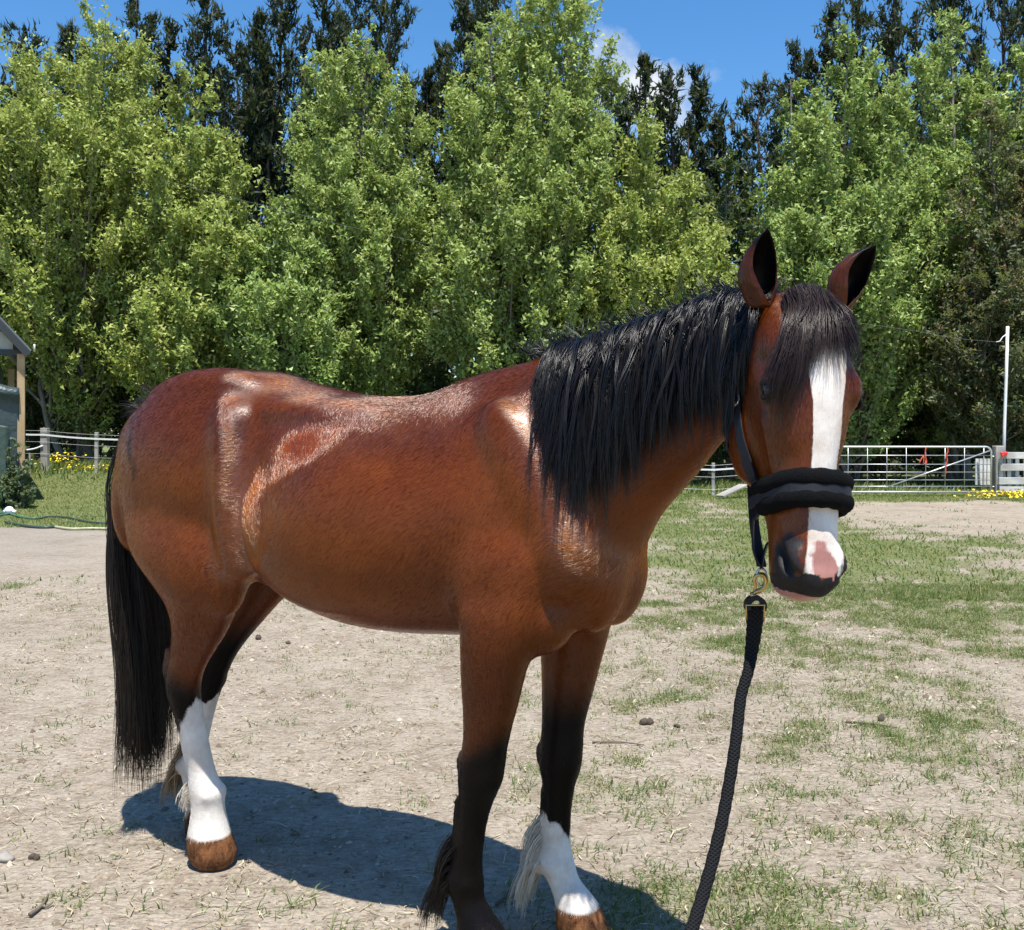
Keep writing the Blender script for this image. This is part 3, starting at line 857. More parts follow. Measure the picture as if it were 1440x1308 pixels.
    # pallet leaning behind the gate
    pal = empty('pallet', tuple(G(1382, 690)), label='pale wooden pallet standing upright behind the right end of the gate', cat='pallet')
    for px in (1373.5, 1379, 1384.5, 1390):
        MB().beam(P(px, 682, 24.9), P(px + .5, 645, 25.0), .075, .025).build('slat', white, pal)
    for py in (651, 676):
        MB().beam(P(1371, py, 25.02), P(1393, py, 25.02), .05, .09).build('bearer', white, pal)
    # white pole with its wire
    pole = empty('pole', tuple(P(1411, 690, 23.9)), label='thin white pole standing behind the white board fence', cat='pole')
    wp = plain('white_pole', (.78, .78, .76), .45, var=.06)
    MB().tube([P(1411, 695, 23.9), P(1412.5, 600, 23.9), P(1415, 530, 23.9), P(1417, 459, 23.9)], .036, 8).build('shaft', wp, pole, True)
    MB().tube([P(1415.5, 470, 23.8), P(1410, 474, 23.8), P(1406, 480, 23.8), P(1401, 481, 23.8)], .012, 6).build('hook', wp, pole, True)
    wr = MB().tube(catmull([P(1401, 481, 23.8), P(1340, 475, 24.5), P(1270, 463, 25.4), P(1080, 436, 26), P(880, 402, 26.3), P(720, 366, 26.4), P(540, 330, 26.5), P(350, 284, 26.6), P(120, 225, 26.8), P(-200, 140, 27)], 90), .0032, 5).build('overhead_wire', plain('dull_wire', (.20, .20, .20), .7), None, True)
    tag(wr, 'thin overhead wire running left from the white pole in front of the trees', 'wire')

def gzv(px, d):
    x = (px - 720) / 1440 * d
    return np.array((x, d, float(gh(x, d))))

def build_shelter():
    D = 19.0
    frame = plain('dark_frame', (.035, .04, .042), .5, .2, .1)
    tim = wood('new_timber', (.40, .27, .14), (.58, .42, .24), (9, 9, 2))
    sheet = NT('clear_sheet')
    sheet.set(Base_Color=sheet.mix(sheet.noise(3, 4), (.42, .43, .38), (.62, .63, .56)), Roughness=.5)
    sheet.b.inputs['Transmission Weight'].default_value = .25
    sheet = sheet.m
    tarp = NT('green_tarpaulin')
    tn = tarp.noise(2.2, 5, .55, None, .6)
    tarp.set(Base_Color=tarp.mix(tn, (.020, .038, .040), (.050, .075, .078)), Roughness=.42)
    tarp.bump(tarp.noise(1.6, 5, .6, None, 1.0), .10, .8); tarp = tarp.m
    tarp2 = plain('dark_green_tarpaulin', (.045, .075, .058), .5, var=.25, scale=2, bump=.02, bscale=4)
    rt = plain('roof_sheet', (.16, .17, .175), .45, .3, .15)
    p = lambda px, py, dd=0.0: P(px, py, D + dd)
    base = gzv(36, D)
    sh = empty('shelter', tuple(base), label='field shelter with a green tarpaulin wall and timber corner post at the left edge', cat='shelter')
    ev, rl = p(42, 494), p(0, 446)
    dirv = unit(rl - ev)
    ridge = ev + dirv * 2.5
    LEN = 5.0
    by = np.array((0, LEN, 0))
    nz = unit(np.cross(dirv, (0, 1, 0))); nz = nz if nz[2] > 0 else -nz
    left = np.array((2 * ridge[0] - ev[0], ev[1], ev[2]))
    for a, b in ((ev, ridge), (left, ridge)):
        d_ = unit(b - a); n_ = unit(np.cross(d_, (0, 1, 0))); n_ = n_ if n_[2] > 0 else -n_
        o = np.array((0, -.18, 0))
        v = [a + o, b + o, b + by, a + by]; v = [q + n_ * .02 for q in v] + [q - n_ * .02 for q in v]
        MB().add(v, [(0, 1, 2, 3), (7, 6, 5, 4), (0, 4, 5, 1), (1, 5, 6, 2), (2, 6, 7, 3), (3, 7, 4, 0)]).build('roof_panel', rt, sh)
        MB().beam(a + o - n_ * .08 - d_ * .03, b + o - n_ * .08, .05, .13).build('barge_board', frame, sh)
    bm_y = 496.5
    e2 = p(38, bm_y)
    MB().beam(e2, np.array((left[0] + .1, D, e2[2])), .07, .10).build('tie_beam', frame, sh)
    # gable panes
    def gz_at(x): return ridge[2] - abs(x - ridge[0]) * abs((ev[2] - ridge[2]) / (ev[0] - ridge[0]))
    xs = np.linspace(left[0] + .25, ev[0] - .28, 6)
    for a, b in zip(xs[:-1], xs[1:]):
        v = [(a + .012, D + .03, e2[2] + .06), (b - .012, D + .03, e2[2] + .06), (b - .012, D + .03, max(gz_at(b) - .17, e2[2] + .07)), (a + .012, D + .03, max(gz_at(a) - .17, e2[2] + .07))]
        v += [(x, y + .012, z) for x, y, z in v]
        MB().add(v, [(3, 2, 1, 0), (4, 5, 6, 7), (0, 1, 5, 4), (1, 2, 6, 5), (2, 3, 7, 6), (3, 0, 4, 7)]).build('gable_pane', sheet, sh)
    MB().beam(p(-60, 466, .02), p(13, 466, .02), .04, .04).build('gable_rail', frame, sh)
    # posts
    px_r = p(30, 500)[0]
    for x, y, nm in ((px_r, D, tim), (px_r, D + LEN - .1, tim), (left[0] + .2, D, tim), (left[0] + .2, D + LEN - .1, tim)):
        MB().box((x, y, (e2[2] - .02 + base[2] - .3) / 2), (.13, .13, e2[2] - .02 - base[2] + .3)).build('post', nm, sh, bevel=.006)
    MB().box((px_r + .075, D + .04, e2[2] / 2 + .05), (.012, .10, e2[2] - .1)).build('corner_strip', frame, sh)
    # tarpaulin over the lower wall, folded over at the top
    def cloth(x0, x1, z0, z1, y, amp, name, mat, fold=0.0, nx=40, nz=30):
        v, f = [], []
        for j in range(nz + 1):
            for i in range(nx + 1):
                q, r_ = i / nx, j / nz
                x = x0 + (x1 - x0) * q; z = z0 + (z1 - z0) * r_
                sag = -.14 * math.sin(q * PI * 2.2 + .6) * r_ ** 4
                yy = y - amp * (math.sin(x * 3.1 + z * 1.7) * .5 + math.sin(x * 7.3 - z * 2.2) * .25) - fold * math.exp(-((r_ - .93) / .05) ** 2)
                v.append((x, yy, z + sag))
        for j in range(nz):
            for i in range(nx):
                k = j * (nx + 1) + i
                f.append((k, k + 1, k + nx + 2, k + nx + 1))
        o = MB().add(v, f).build(name, mat, sh, True)
        md = o.modifiers.new('thick', 'SOLIDIFY'); md.thickness = .012
        return o
    zt_ = p(0, 536)[2]
    cloth(left[0] + .2, px_r - .03, base[2] + .10, zt_, D - .08, .035, 'wall_tarpaulin', tarp, .10)
    cloth(left[0] + .2, p(14, 600)[0], base[2] + .02, p(0, 590)[2], D - .16, .03, 'patch_tarpaulin', tarp2)
    v = []
    cl2 = MB().box((px_r + .02, D + LEN / 2, (zt_ + base[2]) / 2), (.03, LEN - .3, zt_ - base[2])).build('side_wall', tarp2, sh)
    cl3 = MB().box((left[0] + .2, D + LEN / 2, (zt_ + base[2]) / 2), (.03, LEN - .3, zt_ - base[2])).build('side_wall', tarp2, sh)
    MB().box(((left[0] + px_r) / 2, D + LEN - .1, (e2[2] + base[2]) / 2), (px_r - left[0] - .3, .03, e2[2] - base[2] - .1)).build('back_wall', tarp2, sh)
    MB().tube([p(37, 527), p(33, 531), p(30, 528)], .012, 6).build('tie', plain('cord', (.7, .7, .68), .6), sh, True)
    MB().tube([ev + np.array((.06, -.2, -.02)), ev + np.array((.06, -.2, .12))], .02, 6).build('bracket', plain('zinc', (.6, .6, .62), .4, .6), sh, True)
    sh.rotation_euler.z = R(28)
    # tall weed at its foot
    wl_ = leaf_mat('weed_leaf', [(0, (.045, .075, .035)), (.5, (.08, .115, .055)), (1, (.15, .18, .10))], .25, .55, .3)
    wb = gzv(27, 18.6)
    make_tree('weed', 'tall grey-green weed growing against the tarpaulin wall of the shelter', wb, [(P(22, 618, 18.6), .20), (P(38, 645, 18.5), .17), (P(15, 655, 18.6), .18), (P(33, 668, 18.4), .20), (P(8, 675, 18.5), .18)],
              2600, .085, wl_, plain('weed_stem', (.10, .13, .06), .7), None, nb=110, el=(10, 50), tw=.14, per=8, stem=.02, u0=.03, shape=.5, full=.08, cat='weed')

def build_hoses():
    hg = plain('green_hose', (.045, .15, .10), .45, var=.2)
    hy = plain('pale_hose', (.40, .40, .24), .5, var=.2)
    hd = plain('dark_hose', (.035, .06, .05), .45, var=.2)
    wb = plain('white_plastic', (.80, .80, .78), .4, var=.05)
    def hose(pts, r, mat, label):
        o = MB().tube(catmull(pts, 60), r, 8).build('hose', mat, None, True)
        tag(o, label, 'hose', 'hoses on the ground by the shelter')
    g = lambda px, py: G(px, py, .024)
    a = P(0, 690, 17.2)
    hose([P(-12, 640, 17.9), a, g(4, 712), g(13, 723), g(25, 728), g(45, 731), g(58, 730)], .018, hg, 'green hose curving down the tarpaulin to the white ball coupling')
    hose([g(-40, 728), g(-5, 727), g(13, 724.5)], .018, hg, 'short green hose from the left edge to the white ball coupling')
    hose([g(58, 730.5), g(72, 728.5), g(95, 730), g(125, 736), g(160, 739)], .016, hd, 'thin dark green hose lying in the grass edge right of the coupling')
    hose([g(8, 736.5), g(35, 741.5), g(60, 744), g(78, 743)], .020, hd, 'dark hose on the bare soil nearest the left edge')
    hose([g(78, 743.2), g(100, 746), g(130, 745.5), g(170, 746.5), g(205, 748)], .020, hy, 'pale yellowish hose on the bare soil behind the tail')
    c = G(13, 724, .075)
    s = Solid(); s.ball(c, [np.array((.075, 0, 0)), np.array((0, .075, 0)), np.array((0, 0, .07))])
    m = MB().add(np.concatenate(s.v), s.f).tube([c + np.array((-.11, 0, -.03)), c + np.array((-.05, 0, -.01))], .032, 8).tube([c + np.array((.05, 0, -.01)), c + np.array((.11, 0, -.03))], .032, 8)
    tag(m.build('coupling', wb, None, True), 'white ball-shaped hose coupling in the grass by the shelter', 'coupling')

def build_litter():
    tw = wood('twig_bark', (.10, .075, .055), (.20, .16, .12), (20, 20, 20))
    def twig(pts, r, label, forks=()):
        m = MB().tube(catmull([G(*p, .008) for p in pts], 18), np.interp(np.linspace(0, 1, 18), [0, 1], [r, r * .45]), 6)
        for fk in forks: m.tube(catmull([G(*p, .010) for p in fk], 8), np.linspace(r * .6, r * .3, 8), 5)
        tag(m.build('twig', tw, None, True), label, 'twig', 'twigs on the soil')
    twig([(698, 1276), (712, 1266), (735, 1258), (752, 1254)], .006, 'curved dark twig on the soil between the front hooves', [[(712, 1266), (716, 1258), (728, 1252)]])
    twig([(833, 1046), (870, 1046), (905, 1050)], .006, 'thin straight twig right of the far front leg')
    twig([(1190, 1017), (1225, 1020), (1262, 1026)], .006, 'thin straight twig at the right in the sparse grass')
    twig([(42, 1290), (58, 1278), (68, 1262)], .007, 'dark twig in the lower left corner', [[(58, 1278), (66, 1280), (74, 1274)]])
    dn = plain('dry_dung', (.075, .055, .04), .95, var=.35, scale=60, bump=.01)
    def clod(px, py, r, label, cat='dung', grp='dark clods on the soil'):
        c = G(px, py, r * .35)
        s = Solid()
        for k in range(3):
            q = c + np.array((rng.normal(0, r * .5), rng.normal(0, r * .5), 0))
            s.ball(q, [np.array((r * rng.uniform(.6, .95), 0, 0)), np.array((0, r * rng.uniform(.6, .95), 0)), np.array((0, 0, r * .62))], 12, 8)
        v = np.concatenate(s.v); v = v + (vnoise(v[:, 0] * 90, v[:, 1] * 90, v[:, 2] * 90, 3)[:, None] - .5) * r * .35
        tag(link('clod', mesh_from('clod', v, s.f), dn), label, cat, grp)
    clod(905, 1017, .026, 'larger dark clod right of the far front knee')
    clod(950, 1022, .015, 'small dark clod left of the lead rope')
    clod(362, 898, .024, 'flat dark clod behind the belly of the horse')
    clod(405, 905, .016, 'tiny dark clod under the belly of the horse')
    clod(48, 1207, .016, 'grey clod at the left edge of the picture')
    clod(1243, 1012, .022, 'tiny dark clod at the right in the sparse grass')
    sn = plain('pale_stone', (.27, .25, .22), .8, var=.2, scale=30)
    for px, py, r, lb in ((6, 1210, .035, 'pale flat stone cut by the left edge'), (598, 1077, .018, 'small pale stone left of the near knee'), (640, 1085, .014, 'tiny pale stone beside the near front leg')):
        c = G(px, py, r * .2); s = Solid()
        s.ball(c, [np.array((r, r * .2, 0)), np.array((-r * .2, r * .75, 0)), np.array((0, 0, r * .42))], 12, 8)
        v = np.concatenate(s.v); v = v + (vnoise(v[:, 0] * 40, v[:, 1] * 40, v[:, 2] * 40, 9)[:, None] - .5) * r * .4
        tag(link('stone', mesh_from('stone', v, s.f), sn), lb, 'stone', 'stones on the soil')
#==ENV_END==
# ------------------------------------------------------------------ horse
HO = np.array((-0.485, 3.13, 0.0))
HPHI = R(-31)
HF = np.array((math.cos(HPHI), math.sin(HPHI), 0.0))
HL = np.array((-HF[1], HF[0], 0.0))
UP = np.array((0, 0, 1.0))

def LW(p):
    p = np.asarray(p, float)
    return HO + p[..., 0:1] * HF + p[..., 1:2] * HL + p[..., 2:3] * UP

def WLc(p):
    q = np.asarray(p, float) - HO
    return np.stack((q @ HF, q @ HL, q[..., 2]), -1)

# head frame: t runs down the face, u out of the forehead, s to the horse's left
HD0 = np.array((0.644, 2.117, 1.700))
HA = unit((-0.054, -0.181, -0.982))
_n0 = np.array((math.cos(R(-76)), math.sin(R(-76)), 0.0))
HN = unit(_n0 - HA * np.dot(_n0, HA))
HS = np.cross(HA, HN)
if HS[0] < 0: HS = -HS
KH = 0.89

def HW(t, u, s):
    t, u, s = np.asarray(t, float)[..., None], np.asarray(u, float)[..., None], np.asarray(s, float)[..., None]
    return HD0 + t * HA + u * HN + s * HS

def WHc(p):
    q = np.asarray(p, float) - HD0
    return q @ HA, q @ HN, q @ HS

class Solid:
    def __init__(self): self.v, self.f, self.n = [], [], 0
    def add(self, v, f):
        self.v.append(np.asarray(v, float))
        self.f += [tuple(i + self.n for i in q) for q in f]
        self.n += len(v)
    def loft(self, rings):
        m, n = len(rings), len(rings[0])
        v = np.concatenate(list(rings) + [rings[0].mean(0)[None], rings[-1].mean(0)[None]])
        f = []
        for i in range(m - 1):
            for k in range(n):
                k2 = (k + 1) % n
                f.append((i * n + k, i * n + k2, (i + 1) * n + k2, (i + 1) * n + k))
        for k in range(n):
            k2 = (k + 1) % n
            f.append((m * n, k2, k)); f.append((m * n + 1, (m - 1) * n + k, (m - 1) * n + k2))
        self.add(v, f)
    def ball(self, c, ax, nu=20, nv=12):
        """ellipsoid: ax = three world half-axis vectors"""
        ax = np.asarray(ax, float)
        rings = []
        for i in range(1, nv):
            a = PI * i / nv
            ph = np.arange(nu) * 2 * PI / nu
            rings.append(c + math.cos(a) * ax[2] + math.sin(a) * (np.cos(ph)[:, None] * ax[0] + np.sin(ph)[:, None] * ax[1]))
        self.loft(rings)

NR = 40
_th = np.arange(NR) * 2 * PI / NR
def sgnpow(x, p): return np.sign(x) * np.abs(x) ** p

def torso_ring(row):
    xT, zT, xB, zB, w, m, nT, nB, yo = row
    T, B = np.array((xT, yo, zT)), np.array((xB, yo, zB))
    C = B + (T - B) * m
    c, s = np.cos(_th), np.sin(_th)
    up = np.where(c > 0, 1.0, 0)
    nn = np.where(c > 0, nT, nB)
    cc, ss = sgnpow(c, 2 / nn), sgnpow(s, 2 / nn)
    p = C + np.where(up[:, None] > 0, cc[:, None] * (T - C), cc[:, None] * (C - B))
    p[:, 1] += ss * w
    return LW(p)

TORSO = [  # xT, zT, xB, zB, half width, height of the widest point, upper and lower squareness, side shift
    (-.955, 1.40, -.94, 1.25, .05, .5, 2, 2, 0), (-.93, 1.45, -.90, 1.12, .13, .5, 2.2, 2, 0),
    (-.86, 1.507, -.82, 1.02, .205, .5, 2.3, 2, 0), (-.73, 1.562, -.70, .95, .265, .5, 2.4, 2, 0),
    (-.60, 1.592, -.58, .93, .285, .52, 2.4, 2, 0), (-.46, 1.607, -.46, .93, .29, .5, 2.3, 2.1, 0),
    (-.33, 1.602, -.33, .925, .272, .5, 2.2, 2.2, 0), (-.20, 1.571, -.2, .888, .238, .47, 2.1, 2.2, 0),
    (-.10, 1.548, -.1, .857, .278, .45, 2.0, 2.2, 0), (.01, 1.526, .01, .835, .305, .43, 2.0, 2.2, 0),
    (.12, 1.513, .12, .824, .31, .42, 2, 2.2, 0), (.25, 1.513, .25, .822, .305, .42, 1.9, 2.2, 0),
    (.33, 1.528, .36, .827, .288, .42, 1.8, 2.1, 0), (.42, 1.56, .48, .837, .262, .43, 1.7, 2.1, 0),
    (.52, 1.585, .62, .85, .235, .44, 1.6, 2.0, 0), (.62, 1.602, .78, .87, .215, .45, 1.6, 2.0, 0),
    (.69, 1.622, .89, .97, .19, .45, 1.7, 2.0, 0), (.75, 1.636, .95, 1.09, .165, .45, 1.8, 2.0, 0),
    (.85, 1.656, 1.0, 1.18, .135, .45, 2, 2, -.003), (.96, 1.68, 1.07, 1.255, .115, .45, 2, 2, -.015),
    (1.08, 1.706, 1.13, 1.31, .102, .45, 2, 2, -.04), (1.19, 1.722, 1.18, 1.36, .094, .45, 2, 2, -.08),
    (1.30, 1.726, 1.24, 1.40, .088, .45, 2, 2, -.13), (1.39, 1.70, 1.32, 1.46, .07, .45, 2, 2, -.17)]
HEAD = [  # t, face line u, jaw line u, half width
    (-.03, -.13, -.22, .045, 2), (0, -.07, -.24, .078, 2), (.05, -.028, -.26, .10, 2.2), (.11, -.004, -.275, .112, 2.4),
    (.18, .008, -.298, .113, 2.5), (.24, .01, -.305, .109, 2.5), (.31, .006, -.318, .100, 2.5), (.38, 0, -.312, .085, 2.4),
    (.45, -.003, -.268, .074, 2.3), (.52, -.004, -.210, .068, 2.3), (.575, -.003, -.188, .068, 2.3), (.62, -.004, -.175, .072, 2.3),
    (.66, -.016, -.168, .070, 2.2), (.69, -.03, -.16, .064, 2.2), (.712, -.058, -.135, .040, 2)]

def head_ring(row):
    t, fu, bu, w, n = row
    fu, bu, w, t = fu * KH, bu * KH, w * KH, t * KH
    m = 0.66 if t < .34 else 0.5
    c, s = np.cos(_th), np.sin(_th)
    cen = bu + (fu - bu) * m
    u = cen + np.where(c > 0, sgnpow(c, 2 / n) * (fu - cen), c * (cen - bu))
    sd = w * sgnpow(s, 2 / n)
    return HW(np.full(NR, t), u, sd)

LEGS = {  # x, y, z, fore-aft radius, sideways radius
 'near_front': [(.66, -.155, 1.08, .13, .075), (.645, -.17, .97, .125, .088), (.635, -.178, .89, .112, .088), (.615, -.175, .79, .092, .078),
   (.598, -.165, .69, .076, .066), (.58, -.156, .60, .064, .056), (.566, -.15, .535, .063, .058), (.556, -.148, .48, .062, .057), (.545, -.146, .435, .05, .048),
   (.53, -.143, .37, .042, .036), (.515, -.138, .29, .041, .034), (.503, -.133, .235, .046, .038), (.495, -.13, .195, .056, .048),
   (.505, -.128, .15, .046, .044), (.53, -.127, .10, .054, .054), (.545, -.127, .07, .066, .064), (.56, -.127, .0, .082, .074)],
 'far_front': [(.69, .145, 1.06, .13, .075), (.69, .15, .95, .12, .085), (.685, .148, .86, .108, .083), (.675, .143, .76, .09, .074),
   (.665, .137, .66, .074, .064), (.655, .133, .575, .063, .055), (.652, .13, .51, .063, .058), (.648, .128, .455, .061, .056), (.645, .127, .41, .049, .046),
   (.642, .125, .345, .042, .036), (.64, .124, .275, .041, .034), (.637, .122, .225, .047, .039), (.638, .12, .188, .057, .049),
   (.66, .12, .145, .048, .045), (.695, .12, .10, .056, .055), (.71, .12, .07, .066, .064), (.73, .12, .0, .082, .074)],
 'near_hind': [(-.56, -.14, 1.22, .29, .12), (-.53, -.165, 1.10, .285, .118), (-.50, -.185, 1.01, .255, .112), (-.465, -.19, .93, .195, .10), (-.46, -.182, .86, .135, .086),
   (-.48, -.17, .79, .105, .074), (-.525, -.155, .72, .084, .062), (-.565, -.145, .66, .07, .052), (-.592, -.138, .605, .066, .05), (-.597, -.132, .55, .060, .05),
   (-.583, -.125, .49, .051, .044), (-.565, -.115, .41, .045, .040), (-.55, -.105, .33, .045, .039), (-.54, -.10, .275, .052, .046), (-.535, -.095, .235, .061, .053),
   (-.53, -.092, .185, .055, .053), (-.528, -.09, .13, .064, .064), (-.524, -.09, .09, .074, .072), (-.515, -.088, .045, .082, .078), (-.51, -.088, .012, .068, .066), (-.51, -.088, .0, .05, .05)],
 'far_hind': [(-.64, .14, 1.22, .26, .12), (-.61, .16, 1.10, .255, .115), (-.575, .17, 1.00, .22, .108), (-.555, .17, .92, .165, .095), (-.57, .165, .84, .115, .08),
   (-.61, .15, .77, .09, .068), (-.665, .135, .69, .072, .056), (-.705, .125, .63, .066, .05), (-.735, .12, .575, .064, .05), (-.75, .115, .52, .056, .046),
   (-.765, .11, .45, .045, .04), (-.785, .105, .36, .041, .036), (-.802, .10, .28, .042, .036), (-.81, .10, .225, .055, .046), (-.80, .10, .18, .05, .046),
   (-.775, .10, .13, .058, .056), (-.76, .10, .09, .067, .064), (-.745, .10, .0, .08, .075)]}

def build_body():
    sd = Solid()
    sd.loft([torso_ring(r) for r in interp_rings(TORSO, 70)])
    sd.loft([head_ring(r) for r in interp_rings(HEAD, 44)])
    for rows in LEGS.values():
        rr = []
        for x, y, z, a, b in interp_rings(rows, len(rows) * 3):
            ph = np.arange(24) * 2 * PI / 24
            rr.append(LW(np.stack((x + a * np.cos(ph), y + b * np.sin(ph), np.full(24, z)), -1)))
        sd.loft(rr)
    def lb(c, r, tilt=0, yaw=0):          # ellipsoid in body axes, tilted about y, yawed about z
        m = Matrix.Rotation(yaw, 3, 'Z') @ Matrix.Rotation(tilt, 3, 'Y')
        ax = [np.array(m @ Vector([r[i] if k == i else 0 for k in range(3)])) for i in range(3)]
        ax = [HF * a[0] + HL * a[1] + UP * a[2] for a in ax]
        sd.ball(LW(np.array(c)), ax)
    for s in (-1, 1):
        dx = 0 if s < 0 else -.03
        lb((.70, s * .150, 1.27), (.105, .072, .25), R(-27) , 0)            # shoulder blade
        lb((.80, s * .135, 1.11), (.115, .085, .14))                         # point of shoulder
        lb((.62, s * .185, 1.03), (.155, .07, .15), R(-15))                 # triceps
        lb((.86, s * .06, 1.02), (.08, .09, .14), R(10))                 # breast
        lb((.70, s * .12, .92), (.12, .09, .10))                            # forearm root
        lb((-.57 + dx, s * .130, 1.28), (.31, .155, .26), R(-12))          # haunch
        lb((-.84, s * .10, 1.22), (.09, .105, .24), R(8))                   # buttock
        lb((-.385 + (0 if s < 0 else -.12), s * .195, .985), (.115, .085, .16), R(-14))   # stifle
        for k in range(9):                                                   # front edge of the thigh, hip to stifle
            a = k / 8
            lb((-.305 + .045 * a + (0 if s < 0 else -.08 * a), s * (.220 + .016 * math.sin(a * PI)), 1.41 - .40 * a), (.062, .058, .06))
        lb((-.31, s * .190, 1.43), (.10, .062, .08), R(20))              # point of hip
        lb((-.52, s * .10, 1.515), (.27, .12, .098), R(-4))                 # loin / croup muscle either side of the spine
        lb((-.05, s * .09, 1.455), (.36, .12, .062), R(3))
        lb((.10, s * .20, 1.13), (.36, .115, .25))                          # ribs
        lb((1.0, s * .075 - .02, 1.46), (.16, .05, .10), R(-20))            # neck muscle
        lb((.60, s * .205, .93), (.075, .06, .06))                          # elbow
    # hocks, knees, ergots
    lb((-.640, -.136, .625), (.042, .034, .06), R(-14)); lb((-.80, .118, .595), (.042, .034, .06), R(-14))
    lb((.515, -.148, .52), (.03, .03, .045)); lb((.60, .13, .485), (.03, .03, .045))
    lb((-.60, -.095, .225), (.03, .034, .036))
    lb((.447, -.13, .18), (.03, .034, .036)); lb((.588, .12, .175), (.03, .034, .036)); lb((-.865, .10, .215), (.03, .034, .036))
    def cord(p0, p1, r, n=9):
        for k in range(n):
            a = k / (n - 1)
            q = np.array(p0) * (1 - a) + np.array(p1) * a
            lb(q, (r, r, np.linalg.norm(np.array(p1) - np.array(p0)) / n * 1.1))
    cord((.492, -.146, .41), (.466, -.134, .23), .019); cord((.605, .127, .385), (.597, .122, .22), .019)
    cord((-.628, -.128, .50), (-.583, -.098, .26), .020); cord((-.80, .113, .46), (-.842, .104, .25), .020)
    cord((-.648, -.14, .70), (-.66, -.138, .63), .022); cord((-.79, .122, .66), (-.805, .12, .60), .022)
    lb((.585, -.152, .515), (.038, .045, .048)); lb((.678, .130, .495), (.036, .045, .048))
    lb((.512, -.131, .20), (.028, .046, .034)); lb((.655, .121, .19), (.028, .046, .034)); lb((-.505, -.094, .237), (.034, .052, .040)); lb((-.785, .10, .225), (.028, .046, .034))
    lb((-.585, -.139, .575), (.052, .050, .06)); lb((-.735, .12, .55), (.05, .048, .06))
    lb((.62, -.195, .80), (.06, .045, .13), R(-6)); lb((.60, -.145, .68), (.05, .05, .14))
    def hb(t, u, s, rt, ru, rs):
        sd.ball(HW(t * KH, u * KH, s * KH), [HA * rt * KH, HN * ru * KH, HS * rs * KH])
    for s in (-1, 1):
        hb(.225, -.042, s * .088, .055, .044, .031)        # brow over the eye
        hb(.31, -.225, s * .064, .130, .095, .042)         # jowl
        for k in range(8):                                # facial crest
            a = k / 7
            hb(.30 + .15 * a, -.095 + .012 * a, s * (.094 - .032 * a), .03, .016, .013)
        hb(.632, -.048, s * .050, .052, .046, .026)          # nostril wing
        hb(.50, -.035, s * .03, .12, .022, .03)           # nasal bone
    hb(.662, -.140, 0, .045, .045, .052)                   # chin
    hb(.692, -.095, 0, .028, .048, .046)                   # lower lip
    hb(.664, -.046, 0, .05, .042, .058)                    # upper lip
    hb(.02, -.10, 0, .06, .06, .06)                       # poll
    v = np.concatenate(sd.v)
    me = mesh_from('tmp', v, sd.f)
    ob = bpy.data.objects.new('tmp', me); COL.objects.link(ob)
    md = ob.modifiers.new('r', 'REMESH'); md.mode = 'VOXEL'; md.voxel_size = 0.0082; md.adaptivity = 0
    dg = bpy.context.evaluated_depsgraph_get()
    em = ob.evaluated_get(dg).to_mesh()
    n = len(em.vertices); co = np.zeros(n * 3, np.float32); em.vertices.foreach_get('co', co); co = co.reshape(-1, 3).astype(float)
    faces = [tuple(p.vertices) for p in em.polygons]
    ne = len(em.edges); ed = np.zeros(ne * 2, np.int32); em.edges.foreach_get('vertices', ed); ed = ed.reshape(-1, 2)
    ob.evaluated_get(dg).to_mesh_clear()
    bpy.data.objects.remove(ob); bpy.data.meshes.remove(me)
    # smoothing: strong on the trunk, light on the head and the lower legs
    i0, i1 = np.concatenate((ed[:, 0], ed[:, 1])), np.concatenate((ed[:, 1], ed[:, 0]))
    deg = np.maximum(np.bincount(i0, minlength=n), 1)[:, None]
    def lap(x):
        return np.stack([np.bincount(i0, weights=x[i1, k], minlength=n) for k in range(3)], -1) / deg - x
    L = WLc(co)
    t, u, s = WHc(co)
    head = (t > -.01) & (u > -.30) & (np.abs(s) < .16) & (t < .7)
    low = 1 - sstep(.66, .98, L[:, 2])
    w = np.clip(1 - .93 * low, 0, 1)
    w = np.where(head, np.minimum(w, .10 + .8 * sstep(-.22, -.29, u)), w)[:, None]
    for it in range(46):
        co = co + lap(co) * 0.5 * np.where(it < 4, np.maximum(w, .7), w)
        if it % 2: co = co - lap(co) * 0.22 * np.where(it < 4, np.maximum(w, .7), w)
    return co, faces, lap

